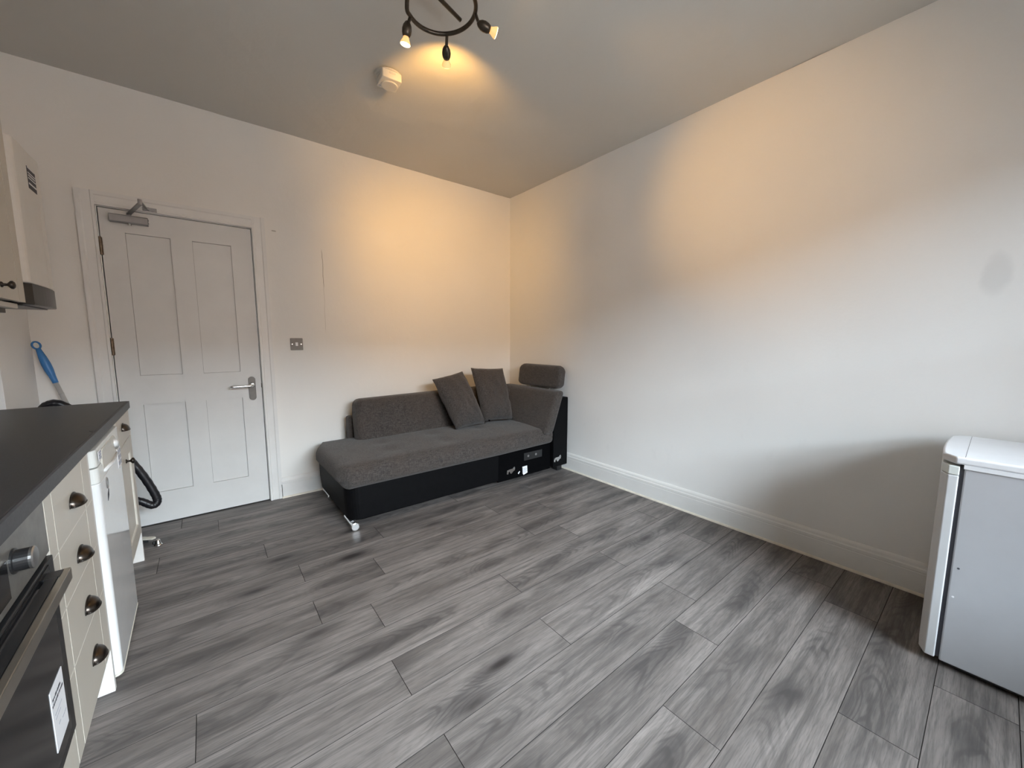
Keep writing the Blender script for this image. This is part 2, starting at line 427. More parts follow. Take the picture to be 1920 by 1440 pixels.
def walls():
    bm = new()
    box(bm, WL-0.12, DX0-0.03, 0, 0.12, 0, H); box(bm, DX1+0.03, 0.12, 0, 0.12, 0, H); box(bm, DX0-0.03, DX1+0.03, 0, 0.12, DZ+0.03, H)
    tag(obj('wall_back', bm, 'paint_back'), 'cream painted wall with the panelled door and a hairline crack', 'wall', kind='structure')
    tag(B('wall_right', 0, 0.12, ROOM_Y-0.2, 0.0, 0, H, 'paint_right'), 'long blank white painted wall beside the sofa and fridge', 'wall', kind='structure')
    tag(B('wall_left', WL-0.12, WL, ROOM_Y-0.2, 0.0, 0, H, 'paint_wall'), 'white painted wall behind the kitchen units and boiler', 'wall', kind='structure')
    tag(B('wall_corner', WL, CHX, CHY, -0.0005, 0, H, 'paint_wall'), 'boxed-in white corner between the boiler and the door', 'wall', kind='structure')
    bm = new(); y0, y1 = ROOM_Y-0.2, ROOM_Y
    box(bm, WL, WIN_X0, y0, y1, 0, H); box(bm, WIN_X1, 0, y0, y1, 0, H)
    box(bm, WIN_X0, WIN_X1, y0, y1, 0, WIN_Z0); box(bm, WIN_X0, WIN_X1, y0, y1, WIN_Z1, H)
    tag(obj('wall_front', bm, 'paint_wall'), 'white painted wall with the window behind the fridge', 'wall', kind='structure')
    # ceiling: slightly uneven plaster
    bm = new(); nx, ny = 40, 44
    g = {}
    for i in range(nx+1):
        for j in range(ny+1):
            x = WL-0.12 + (0.24-WL)*i/nx; y = ROOM_Y-0.2 + (0.32-ROOM_Y)*j/ny
            dz = 0.006*noise.noise(Vector((x*2.1, y*2.1, 3.3))) + 0.004*noise.noise(Vector((x*6, y*6, 1.3)))
            g[i, j] = bm.verts.new((x, y, H + dz))
    for i in range(nx):
        for j in range(ny): bm.faces.new((g[i, j], g[i, j+1], g[i+1, j+1], g[i+1, j]))
    r = bmesh.ops.extrude_face_region(bm, geom=bm.faces[:])
    for v in r['geom']:
        if isinstance(v, bmesh.types.BMVert): v.co.z = H + 0.12
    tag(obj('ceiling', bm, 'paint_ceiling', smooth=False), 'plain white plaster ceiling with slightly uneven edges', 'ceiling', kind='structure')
    # hall behind the door, so no sky shows through the gaps
    bm = new(); box(bm, DX0-0.2, DX1+0.2, 0.16, 0.2, -0.1, 2.3)
    tag(obj('wall_hall', bm, 'dark_void'), 'dark hallway wall behind the closed panelled door', 'wall', kind='structure')
walls()

def skirting():
    h = 0.158
    prof = [(0, 0.0), (0.020, 0.0), (0.020, 0.106), (0.0185, 0.108), (0.0185, 0.112), (0.020, 0.114), (0.0195, 0.128), (0.015, 0.134), (0.013, 0.146), (0.009, 0.153), (0.004, h), (0, h)]
    bead = [(0.020, 0.0)] + [(0.020 + 0.010*math.cos(a), 0.012*math.sin(a)) for a in (0, 0.5, 1.0, PI/2)]
    bm = new(); prism(bm, [(-u, v) for u, v in prof], 'y', ROOM_Y, -0.0005)
    o = tag(obj('baseboard_right', bm, 'gloss_white'), 'tall white moulded skirting board along the long blank wall', 'skirting board', kind='structure')
    bm = new(); prism(bm, [(-u, v) for u, v in bead], 'y', ROOM_Y, -0.03); obj('bead_strip', bm, 'bead_cream', o, label='thin cream sealant bead at the floor')
    x0 = DX1 + 0.078
    bm = new(); prism(bm, [(-u, v) for u, v in prof], 'x', x0, -0.0205)
    o = tag(obj('baseboard_back', bm, 'gloss_white'), 'white moulded skirting board between the door frame and the sofa corner', 'skirting board', kind='structure')
    bm = new(); prism(bm, [(-u, v) for u, v in bead], 'x', x0, -0.03); obj('bead_strip', bm, 'bead_cream', o, label='thin cream sealant bead at the floor')
    bm = new(); prism(bm, [(-u, v) for u, v in prof], 'x', CHX, DX0-0.09)
    tag(obj('baseboard_corner', bm, 'gloss_white'), 'short white skirting board between the boxed corner and door frame', 'skirting board', kind='structure')
skirting()

def door():
    # frame: architrave and jamb
    aw, at = 0.078, 0.020
    t = thing('trim_1', 'white painted architrave around the panelled door', 'door frame', (0, 0, 0)); t['kind'] = 'structure'
    prof = lambda s: [(0, 0), (0, -at), (s*0.012, -at), (s*0.016, -at+0.005), (s*(aw-0.026), -at+0.004), (s*(aw-0.020), -at), (s*aw, -at), (s*aw, 0)]
    bm = new(); prism(bm, [(DX0-0.004 + u, v) for u, v in prof(-1)], 'z', 0.0, DZ+0.004+aw); obj('architrave_side', bm, 'gloss_white', t)
    bm = new(); prism(bm, [(DX1+0.004 + u, v) for u, v in prof(1)], 'z', 0.0, DZ+0.004+aw); obj('architrave_side', bm, 'gloss_white', t)
    bm = new(); prism(bm, [(v, DZ+0.004 + u) for u, v in prof(1)], 'x', DX0-0.004, DX1+0.004); obj('architrave_head', bm, 'gloss_white', t)
    bm = new(); box(bm, DX0-0.029, DX0-0.001, 0.001, 0.119, 0, DZ+0.029); box(bm, DX1+0.001, DX1+0.029, 0.001, 0.119, 0, DZ+0.029); box(bm, DX0-0.001, DX1+0.001, 0.001, 0.119, DZ+0.001, DZ+0.029)
    obj('jamb', bm, 'gloss_white', t)
    bm = new(); box(bm, DX0-0.001, DX0+0.012, 0.055, 0.075, 0, DZ+0.001); box(bm, DX1-0.012, DX1+0.001, 0.055, 0.075, 0, DZ+0.001); box(bm, DX0+0.012, DX1-0.012, 0.055, 0.075, DZ-0.012, DZ+0.001)
    obj('door_stop_strip', bm, 'gloss_white', t)
    # leaf: origin at hinge-side floor corner
    W = DX1-DX0-0.008; x0 = DX0+0.004; T0, T1 = 0.006, 0.046; z0, z1 = 0.007, DZ-0.003
    X = [-2.953, -2.748, -2.640, -2.434]; ZU = (0.985, 1.852); ZL = (0.212, 0.798)
    d = thing('door_1', 'white four-panel door with silver lever handle and closer', 'door', (x0, 0, 0)); d['kind'] = 'structure'
    R = lambda x: x - x0
    bm = new()
    cols = [0, R(X[0]), R(X[1]), R(X[2]), R(X[3]), W]
    box(bm, cols[0], cols[1], T0, T1, z0, z1); box(bm, cols[4], cols[5], T0, T1, z0, z1)
    box(bm, cols[1], cols[4], T0, T1, ZU[1], z1); box(bm, cols[1], cols[4], T0, T1, ZL[1], ZU[0]); box(bm, cols[1], cols[4], T0, T1, z0, ZL[0])
    box(bm, cols[2], cols[3], T0, T1, ZU[0], ZU[1]); box(bm, cols[2], cols[3], T0, T1, ZL[0], ZL[1])
    obj('leaf_frame', bm, 'door_white', d)
    for a, b in ((1, 2), (3, 4)):
        for zz in (ZU, ZL):
            e = 0.0012
            bm = new(); box(bm, cols[a]+e, cols[b]-e, T0+0.011, T1-0.011, zz[0]+e, zz[1]-e); pnl = obj('panel', bm, 'door_white', d)
            bm = new(); box(bm, cols[a], cols[b], T0+0.016, T1-0.016, zz[0], zz[1]); obj('panel_shade_line', bm, 'shade_grey', pnl)  # grey behind the gap paints in the shadow line round each recessed panel
    # hinges
    for zc in (1.76, 1.168, 0.30):
        bm = new(); tube(bm, [(-0.003, -0.004, zc-0.052), (-0.003, -0.004, zc+0.052)], 0.0075, 10); box(bm, -0.002, 0.006, 0.0035, 0.0062, zc-0.050, zc+0.050)
        for k in range(4): tube(bm, [(-0.003, -0.004, zc-0.033+k*0.022), (-0.003, -0.004, zc-0.032+k*0.022)], 0.0085, 10)
        obj('hinge', bm, 'hinge_brass', d, label='tarnished metal butt hinge')
    # handle on a rounded plate
    hx = R(-2.372)
    bm = new(); prism(bm, rrect(hx-0.0215, hx+0.0215, 0.775, 0.945, 0.0212, 8), 'y', -0.002, 0.0062)
    pl = obj('handle_plate', bm, 'switch_steel', d, bevel=0.0015, label='grey steel handle plate with rounded ends')
    zc = 0.884
    bm = new(); tube(bm, spline([(hx, -0.002, zc), (hx, -0.03, zc), (hx-0.004, -0.046, zc), (hx-0.022, -0.052, zc), (hx-0.13, -0.053, zc-0.001)], 6), 0.0095, 14)
    lathe_dir(bm, (hx, -0.002, zc), (0, -1, 0), [(0, 0.017), (0.006, 0.017), (0.008, 0.012)])
    obj('lever', bm, 'chrome', pl, smooth=True)
    # latch keep, dark hole in the edge
    B('latch', W-0.001, W+0.0035, 0.004, 0.02, 0.862, 0.895, 'dark_bronze', d)
    # small kick mark at the bottom edge
    # door closer
    cx0, cx1 = R(-3.010), R(-2.842)
    bm = new(); prism(bm, rrect(-0.038, 0.0058, 1.905, 1.950, 0.008, 3), 'x', cx0, cx1)
    cl = obj('closer_body', bm, 'closer_grey', d, bevel=0.002, label='grey metal door closer body')
    for xx, zz in ((cx1, 1.918), (cx1, 1.938)):
        bm = new(); tube(bm, [(xx-0.001, -0.018, zz), (xx+0.003, -0.018, zz)], 0.006, 10); obj('adjusting_screw', bm, 'chrome', cl)
    bm = new(); tube(bm, [(cx0+0.085, -0.018, 1.906), (cx0+0.085, -0.018, 1.893)], 0.009, 12); obj('spindle_cap', bm, 'chrome', cl)
    bm = new(); px = cx0+0.085
    tube(bm, [(px, -0.018, 1.949), (px, -0.018, 1.966)], 0.011, 12)
    elbow = (R(-2.852), -0.262, 1.972)
    def bar(bm, a, b, w, h):
        a, b = Vector(a), Vector(b); dd = (b-a).normalized(); s = dd.cross(Vector((0, 0, 1))).normalized()*w; k = Vector((0, 0, h))
        vs = [bm.verts.new(p + sx*s + sz*k) for p in (a, b) for sx in (-1, 1) for sz in (-1, 1)]
        for f in ((0,1,3,2),(4,6,7,5),(0,4,5,1),(2,3,7,6),(0,2,6,4),(1,5,7,3)): bm.faces.new([vs[i] for i in f])
    bar(bm, (px, -0.018, 1.961), elbow, 0.010, 0.0035)
    obj('closer_arm', bm, 'closer_grey', cl)
    bm = new(); tube(bm, [(elbow[0], elbow[1], 1.964), (elbow[0], elbow[1], 1.995)], 0.010, 12)
    shoe = (R(-2.842), -0.030, 2.004)
    bar(bm, (elbow[0], elbow[1], 1.986), (shoe[0], shoe[1]-0.012, 2.000), 0.007, 0.003)
    obj('closer_link', bm, 'closer_grey', cl)
    bm = new(); box(bm, shoe[0]-0.02, shoe[0]+0.045, -0.027, -0.0205, 1.992, 2.014); box(bm, shoe[0]-0.012, shoe[0]+0.012, -0.05, -0.027, 1.994, 2.010)
    obj('closer_shoe', bm, 'closer_grey', cl)
door()

def window():
    w = thing('window_1', 'white framed sash window behind the fridge', 'window', ((WIN_X0+WIN_X1)/2, ROOM_Y-0.1, WIN_Z0)); w['kind'] = 'structure'
    hw, hh = (WIN_X1-WIN_X0)/2, WIN_Z1-WIN_Z0
    bm = new(); t = 0.055
    box(bm, -hw, -hw+t, -0.05, 0.03, 0, hh); box(bm, hw-t, hw, -0.05, 0.03, 0, hh); box(bm, -hw+t, hw-t, -0.05, 0.03, 0, t); box(bm, -hw+t, hw-t, -0.05, 0.03, hh-t, hh)
    obj('window_frame', bm, 'gloss_white', w)
    bm = new(); box(bm, -hw+t, hw-t, -0.035, 0.02, hh*0.52-0.025, hh*0.52+0.025); box(bm, -0.02, 0.02, -0.03, 0.015, t, hh*0.52-0.025)
    obj('glazing_bar', bm, 'gloss_white', w)
    for a, b, z0, z1 in ((-hw+t, -0.02, t, hh*0.52-0.025), (0.02, hw-t, t, hh*0.52-0.025), (-hw+t, hw-t, hh*0.52+0.025, hh-t)):
        bm = new(); vs = [bm.verts.new(p) for p in ((a, -0.01, z0), (b, -0.01, z0), (b, -0.01, z1), (a, -0.01, z1))]; bm.faces.new(vs)
        obj('pane', bm, 'window_glass', w)
    bm = new(); box(bm, -hw-0.05, hw+0.05, 0.1005, 0.16, -0.03, -0.001); obj('window_sill', bm, 'gloss_white', w, bevel=0.004)
    bm = new(); box(bm, -60, 60, -120, ROOM_Y-0.35, -3.2, -3.0)
    tag(obj('ground', bm, 'asphalt'), 'grey street ground outside the window', 'ground', kind='structure')
    bm = new(); box(bm, -40, 40, -26, -18, -3.0, 5.2)
    tag(obj('facade', bm, 'brick_far'), 'brown brick terrace across the street outside the window', 'building', kind='structure')
window()

# ------------------------------------------------------------------ sofa
def sofa():
    s = thing('chaise_sofa', 'dark grey woven chaise sofa section with black leather base', 'sofa', (-1.0, -0.45, 0))
    ox, oy = -1.0, -0.45
    L = lambda x, y, z: (x-ox, y-oy, z)
    # base: rounded left corners, tapering slightly to the floor
    XL, XR, YF, YB = -1.985, -0.155, -0.872, -0.075
    bm = new()
    def ring(z, ins): return [bm.verts.new(L(x, y, z)) for x, y in rrect(XL+ins, -0.80, YF+ins*0.4, YB, 0, 8, (0.0, 0.05, 0.085, 0.0))]
    rs = [ring(0.050, 0.022), ring(0.058, 0.012), ring(0.16, 0.002), ring(0.27, 0.0), ring(0.285, 0.008)]
    for a, b in zip(rs, rs[1:]):
        for i in range(len(a)): bm.faces.new((a[i], a[(i+1) % len(a)], b[(i+1) % len(a)], b[i]))
    bm.faces.new(rs[0][::-1]); bm.faces.new(rs[-1])
    obj('base', bm, 'leather_black', s, smooth=False, bevel=0.003, label='black leather base')
    B('joining_panel', -0.80-ox, -0.206-ox, YF+0.006-oy, YB-oy, 0.038, 0.285, 'fabric_black', s, bevel=0.004, label='plain black lining panel where another section joins')
    # end frame by the wall
    B('end_frame', -0.205-ox, -0.024-ox, -0.908-oy, YB-oy, 0.055, 0.692, 'leather_black', s, bevel=0.010, seg=3, label='black end frame against the wall')
    # back frame
    B('back_frame', -1.765-ox, -0.17-ox, -0.155-oy, YB-oy, 0.28, 0.60, 'fabric_grey', s, bevel=0.02, seg=3)
    # seat cushion
    cx, cy, hx, hy = (-2.035-0.165)/2, (-0.895-0.09)/2, (2.035-0.165)/2, (0.895-0.09)/2
    tufts = [(-1.62, -0.50), (-1.20, -0.50), (-0.78, -0.55), (-1.62, -0.70), (-1.20, -0.72)]
    def fs(p):
        x, y, z = p.x+cx, p.y+cy, p.z
        u, v = p.x/hx, p.y/hy
        top = max(0, p.z)/0.085
        z += top*(0.022*(1-u*u)*(1-v*v) + 0.010*(1-v*v))
        for tx, ty in tufts: z -= top*0.013*math.exp(-((x-tx)**2+(y-ty)**2)/0.0035)
        z += top*0.0035*noise.noise(Vector((x*7, y*7, 0.2)))
        # left end bulges outwards; right of the joint the front is cut straight
        dx = 0.0
        if z < 0.0 and u > 0.3: z += 0.018*(u-0.3)*max(0, -v)     # hem rises towards the arm
        if p.z < -0.02 : dx = 0.025*max(0, -u)**6
        if u < -0.6: dx += 0.0
        # round plan corners at the left end
        ax = -u; 
        if ax > 0.93 and v < -0.85: dx += 0.04*((ax-0.93)/0.07)*((-v-0.85)/0.15)
        if ax > 0.90 and v > 0.55: dx += 0.09*((ax-0.90)/0.10)*((v-0.55)/0.45)
        return (x+dx-ox, y-oy, z+0.342)
    bm = new(); softbox(bm, hx, hy, 0.078, 0.055, (60, 26, 4), fs); obj('seat_cushion', bm, 'fabric_grey', s, smooth=True)
    # hem seam around the cushion
    # back cushion, leaning back
    def fb(p):
        u, v = p.x/0.785, p.z/0.185
        f = max(0, -p.y)/0.075
        y = p.y - f*0.02*(1-u*u)*(1-v*v)
        for tx in (-0.42, -0.12, 0.18): y += f*0.012*math.exp(-((p.x-tx)**2 + (p.z-0.03)**2)/0.0016)
        y += 0.004*noise.noise(Vector((p.x*6, p.z*6, 1.2)))*f
        z = p.z; lean = 0.19*(z+0.18)
        x = p.x
        if u < -0.9 and v > 0.4: x += 0.02*(v-0.4)
        return (x-0.955-ox, y-0.262+lean-oy, z*0.99+0.570 + 0.012*u)
    bm = new(); softbox(bm, 0.785, 0.075, 0.185, 0.05, (44, 3, 14), fb); obj('back_cushion', bm, 'fabric_grey', s, smooth=True)
    # arm cushion, leaning against the end frame
    def fa(p):
        u, v = p.y/0.40, p.z/0.19
        f = max(0, -p.x)/0.06
        x = p.x - f*0.018*(1-u*u)*(1-v*v)
        for ty in (-0.12, 0.05): x += f*0.016*math.exp(-((p.y-ty)**2 + (p.z-0.02)**2)/0.0012)
        x += 0.003*noise.noise(Vector((p.y*7, p.z*7, 4.2)))*f
        lean = 0.37*p.z
        return (x - 0.208 + lean - ox, p.y - 0.525 - oy, p.z + 0.565)
    bm = new(); softbox(bm, 0.055, 0.402, 0.19, 0.034, (3, 26, 14), fa); obj('arm_cushion', bm, 'fabric_grey', s, smooth=True)
    def fh(p):
        u, v = p.y/0.28, p.z/0.105
        x = p.x*(1 + 0.08*(1-u*u)*(1-v*v)); lean = 0.10*p.z
        # round the upper corners in elevation
        q = max(0, abs(u)-0.82)/0.18; z = p.z - (0.03 if v > 0 else 0.012)*q*q*v
        return (x - 0.088 + lean - ox, p.y - 0.598 - oy, z + 0.872)
    bm = new(); softbox(bm, 0.048, 0.295, 0.105, 0.036, (3, 24, 8), fh); hr = obj('headrest', bm, 'fabric_grey', s, smooth=True)
    for yy in (-0.72, -0.45):
        bm = new(); tube(bm, [L(-0.088, yy, 0.69), L(-0.088, yy, 0.80)], 0.008, 8); obj('headrest_post', bm, 'satin_steel', hr)
    # chrome roller feet lying along the depth
    for y0, y1 in ((-0.895, -0.70), (-0.30, -0.10)):
        bm = new(); tube(bm, [L(-1.948, y0, 0.0265), L(-1.948, y1, 0.0265)], 0.0185, 18); lathe_dir(bm, L(-1.948, y0-0.004, 0.0265), (0, 1, 0), [(0, 0.022), (0.002, 0.0262), (0.010, 0.0262), (0.012, 0.0185)], 24)
        ft = obj('foot', bm, 'chrome', s, bevel=0, label='polished chrome cylinder foot')
        B('foot_bracket', -1.965-ox, -1.93-ox, y0+0.05-oy, y1-0.04-oy, 0.044, 0.052, 'black_plastic', ft)
    for x, y in ((-0.09, -0.84), (-0.09, -0.15), (-0.72, -0.60), (-0.72, -0.15)):
        B('block_foot', x-0.03-ox, x+0.03-ox, y-0.03-oy, y+0.03-oy, 0.0, 0.056 if x > -0.2 else 0.039, 'black_plastic', s)
    yf = YF + 0.006 - oy
    def hook(x, z, yf=yf):
        pts = [(-0.044, -0.026), (-0.030, -0.030), (-0.024, -0.012), (-0.018, -0.004), (-0.012, -0.012), (-0.008, -0.024), (0.002, -0.030), (0.016, -0.024), (0.024, -0.014), (0.042, -0.006), (0.046, 0.012), (0.040, 0.026), (0.030, 0.024), (0.018, 0.012), (-0.020, 0.010), (-0.036, 0.004), (-0.044, -0.008)]
        bm = new(); prism(bm, [(x-ox+u, z+v) for u, v in pts], 'y', yf-0.004, yf+0.001)
        h = obj('joining_hook', bm, 'chrome', s, label='bright metal joining hook')
        for u in (-0.036, 0.034):
            bm = new(); lathe_dir(bm, (x-ox+u, yf-0.004, z+0.002 if u < 0 else z+0.010), (0, -1, 0), [(0, 0.006), (0.003, 0.0055), (0.004, 0.002)], 10)
            obj('screw', bm, 'satin_steel', h)
    hook(-0.668, 0.118); hook(-0.158, 0.135, -0.908-oy)
    bm = new(); box(bm, -0.522-ox, -0.312-ox, yf-0.003, yf+0.001, 0.172, 0.238)
    pl = obj('socket_plate', bm, 'black_plastic', s, bevel=0.001, label='black joining plate with two holes')
    for xx in (-0.475, -0.385):
        bm = new(); lathe_dir(bm, (xx-ox, yf-0.003, 0.207), (0, -1, 0), [(0, 0.011), (0.002, 0.010), (0.0025, 0.006)], 12)
        obj('stud', bm, 'satin_steel', pl)
    bm = new(); prism(bm, [(-0.540-ox, 0.122), (-0.536-ox, 0.060), (-0.528-ox, 0.048), (-0.484-ox, 0.060), (-0.488-ox, 0.124)], 'y', yf-0.004, yf+0.0005)
    tg = obj('care_label', bm, 'paper_white', s, label='small white fabric care label')
    bm = new()
    for k in range(5): box(bm, -0.530-ox, -0.498-ox+0.006*(k % 2), yf-0.0046, yf-0.0041, 0.068+k*0.009, 0.071+k*0.009)
    obj('print', bm, 'ink_grey', tg)
    bm = new(); prism(bm, [(-0.590-ox, 0.076), (-0.582-ox, 0.066), (-0.566-ox, 0.084), (-0.570-ox, 0.092)], 'y', yf-0.002, yf+0.0005); obj('tape_scrap', bm, 'paper_white', s, label='scrap of white tape')
sofa()

def pillow(name, label, corners, thick, seed, mat='fabric_pillow'):
    """corners: world points bl, br, tr, tl of the seam; plump grid on both sides"""
    bl, br, tr, tl = [Vector(c) + Vector((0, 0, 0.012)) for c in corners]; ce = (bl+br+tr+tl)/4
    nrm = ((br-bl).cross(tl-bl)).normalized()
    n = 26; bm = new(); top = {}; bot = {}
    for i in range(n+1):
        for j in range(n+1):
            u, v = -1+2*i/n, -1+2*j/n
            p = bl*(1-u)*(1-v)/4 + br*(1+u)*(1-v)/4 + tr*(1+u)*(1+v)/4 + tl*(1-u)*(1+v)/4
            # edges drawn in between the corners
            pin = 0.045; du = -u*pin*(1-v*v); dv = -v*pin*(1-u*u)
            p = p + (br-bl)*du/2*0.6 + (tl-bl)*dv/2*0.6
            e = max(0, (1-u*u)*(1-v*v))**0.46
            sag = 1 + 0.22*(-v)
            w = 0.016*noise.noise(Vector((u*2.3+seed, v*2.3, seed))) + 0.009*noise.noise(Vector((u*6+seed, v*6, 2*seed)))
            off = nrm*(thick*e*sag); wv = nrm*w*(0.3+e)
            top[i, j] = bm.verts.new(p + off + wv - ce)
            bot[i, j] = top[i, j] if i in (0, n) or j in (0, n) else bm.verts.new(p - off*0.8 + wv - ce)
    for i in range(n):
        for j in range(n):
            bm.faces.new((top[i, j], top[i+1, j], top[i+1, j+1], top[i, j+1]))
            q = (bot[i, j+1], bot[i+1, j+1], bot[i+1, j], bot[i, j])
            try: bm.faces.new(q)
            except ValueError: pass
    o = obj(name, bm, mat, None, loc=ce, smooth=True); tag(o, label, 'cushion'); return o
p1 = pillow('throw_cushion', 'grey woven scatter cushion tilted against the sofa back', [(-0.998, -0.540, 0.448), (-0.690, -0.525, 0.455), (-0.790, -0.305, 0.915), (-1.100, -0.315, 0.860)], 0.090, 1.3)
p2 = pillow('throw_cushion', 'grey woven scatter cushion upright between tilted cushion and padded arm', [(-0.672, -0.470, 0.458), (-0.360, -0.510, 0.450), (-0.325, -0.300, 0.922), (-0.688, -0.285, 0.940)], 0.084, 5.1)
def cushion_zip():
    bm = new()
    tube(bm, spline([(-0.655, -0.455, 0.505), (-0.640, -0.470, 0.485), (-0.620, -0.480, 0.478), (-0.606, -0.486, 0.490), (-0.612, -0.486, 0.500), (-0.628, -0.482, 0.494), (-0.616, -0.490, 0.470)], 6), 0.004, 6)
    o = obj('zip_pull', bm, 'fabric_black', None)
    o.parent = p2; o.matrix_parent_inverse = Matrix.Translation(p2.location).inverted(); o['label'] = 'loose black zip cord'
cushion_zip()

# ------------------------------------------------------------------ kitchen run (turned about one degree to the room)
KA = math.radians(1.05)
KO = Vector((-2.9624, -0.50, 0)); KD = Vector((math.sin(KA), -math.cos(KA), 0))
def kthing(name, label, cat, s, group=None):
    return thing(name, label, cat, KO + KD*s, KA, group)
# local axes of a unit: +x out into the room, +y away from the camera; y = -(s - s_unit)
def KB(name, par, sc, o0, o1, s0, s1, z0, z1, mat, bevel=0.0, seg=2, label=None):
    return B(name, o0, o1, -(s1-sc), -(s0-sc), z0, z1, mat, par, bevel, seg, label)
DEP = -0.545
def cup_handle(par, y, z, w=0.037):
    bm = new(); n, m = 14, 8; g = {}
    for i in range(n+1):
        for j in range(m+1):
            a = PI*i/n; b = (PI/2)*j/m
            # dome over the pull: widest at the plate, open underneath
            yy = -w*math.cos(a); r = math.sin(a)
            g[i, j] = bm.verts.new((0.023*r**0.8*math.sin(b) + 0.001, y + yy, z - 0.012 + 0.027*r**0.7*math.cos(b)*1.0 + 0.0))
    for i in range(n):
        for j in range(m):
            try: bm.faces.new((g[i, j], g[i+1, j], g[i+1, j+1], g[i, j+1]))
            except ValueError: pass
    bmesh.ops.remove_doubles(bm, verts=bm.verts, dist=0.0004)
    o = obj('cup_handle', bm, 'bronze', par, smooth=True, label='dark bronze cup handle')
    md = o.modifiers.new('shell', 'SOLIDIFY'); md.thickness = 0.002; md.offset = 1
    bm = new(); pts = [(y - (w+0.005)*math.cos(PI*i/16), z - 0.014 + 0.034*math.sin(PI*i/16)**0.75) for i in range(17)]
    prism(bm, pts, 'x', 0.0004, 0.003); obj('backplate', bm, 'dark_bronze', o, bevel=0.0008)
    bm = new(); tube(bm, [(0.024*math.sin(PI*i/12)**0.8 + 0.001, y - w*math.cos(PI*i/12), z-0.012) for i in range(13)], 0.0026, 6); obj('lip', bm, 'dark_bronze', o, smooth=True)
def turned_knob(par, x, y, z):
    bm = new(); lathe_dir(bm, (x, y, z), (1, 0, 0), [(0, 0.010), (0.003, 0.010), (0.006, 0.005), (0.014, 0.0045), (0.018, 0.009), (0.022, 0.014), (0.027, 0.0145), (0.031, 0.010), (0.033, 0.003)], 14)
    return obj('knob', bm, 'dark_bronze', par, smooth=True, label='dark turned metal knob')
def grooved_front(name, par, sc, s0, s1, z0, z1, grooves, off=0.0, th=0.019, cham=True):
    """front with shallow vertical grooves cut as real channels"""
    bm = new(); gw = 0.0022; ss = [s0] + sum([[g-gw, g+gw] for g in sorted(grooves)], []) + [s1]
    box(bm, off-th, off-0.0025, -(s1-sc), -(s0-sc), z0, z1)
    for a, b in zip(ss[0::2], ss[1::2]): box(bm, off-0.0025, off, -(b-sc), -(a-sc), z0, z1)
    for g in grooves: box(bm, off-0.0026, off-0.0018, -(g+gw-sc), -(g-gw-sc), z0+0.001, z1-0.001, 1)
    return obj(name, bm, ['cream_front', 'groove_pale'], par)

def worktop():
    sc = 1.5; w = kthing('worktop', 'dark charcoal laminate worktop over the kitchen units', 'worktop', sc)
    bm = new(); y0, y1 = -(3.05-sc), -(-0.03-sc)
    box(bm, DEP-0.01, -0.003, y0, y1, 0.848, 0.885); obj('slab', bm, 'worktop', w, bevel=0.003)
    B('edge_strip', -0.0028, 0.004, y0, y1, 0.8485, 0.8838, 'worktop_edge', w, label='lighter grey front edging')
    bm = new(); y = -(0.86-sc)
    prism(bm, [(-0.004, y-0.02), (-0.018, y+0.012), (-0.012, y+0.02), (0.001, y+0.004)], 'z', 0.8846, 0.8866)
    obj('chip', bm, 'worktop_edge', w, label='pale chip at the front edge')
worktop()
def end_unit():
    sc = 0.23; u = kthing('base_cabinet', 'narrow cream base cabinet with one drawer beside the panelled door', 'cabinet', sc)
    KB('body', u, sc, DEP+0.01, -0.021, 0.022, 0.455, 0.166, 0.846, 'carcass_white')
    KB('end_panel', u, sc, DEP+0.01, -0.001, 0.0, 0.020, 0.0, 0.846, 'carcass_white', 0.001)
    KB('plinth', u, sc, DEP+0.02, -0.06, 0.022, 0.455, 0.0, 0.15, 'carcass_white')
    dr = grooved_front('drawer_front', u, sc, 0.023, 0.452, 0.716, 0.842, []); cup_handle(dr, -(0.262-sc), 0.792)
    # framed door with recessed grooved panel
    bm = new(); s0, s1, z0, z1 = 0.023, 0.452, 0.168, 0.711; f = 0.072
    for a, b, c, d in ((s0, s0+f, z0, z1), (s1-f, s1, z0, z1), (s0+f, s1-f, z0, z0+f), (s0+f, s1-f, z1-f, z1)): box(bm, -0.019, 0, -(b-sc), -(a-sc), c, d)
    box(bm, -0.019, -0.008, -(s1-f-sc), -(s0+f-sc), z0+f, z1-f)
    d = obj('cabinet_door', bm, 'cream_front', u, bevel=0.0015)
    bm = new(); e = 0.004
    for a, b, c, dd in ((s0+f, s0+f+e, z0+f, z1-f), (s1-f-e, s1-f, z0+f, z1-f), (s0+f+e, s1-f-e, z0+f, z0+f+e)): box(bm, -0.0082, -0.004, -(b-sc), -(a-sc), c, dd)
    obj('panel_bead', bm, 'groove_pale', d)
    turned_knob(d, 0.0, -(0.275-sc), 0.627)
end_unit()
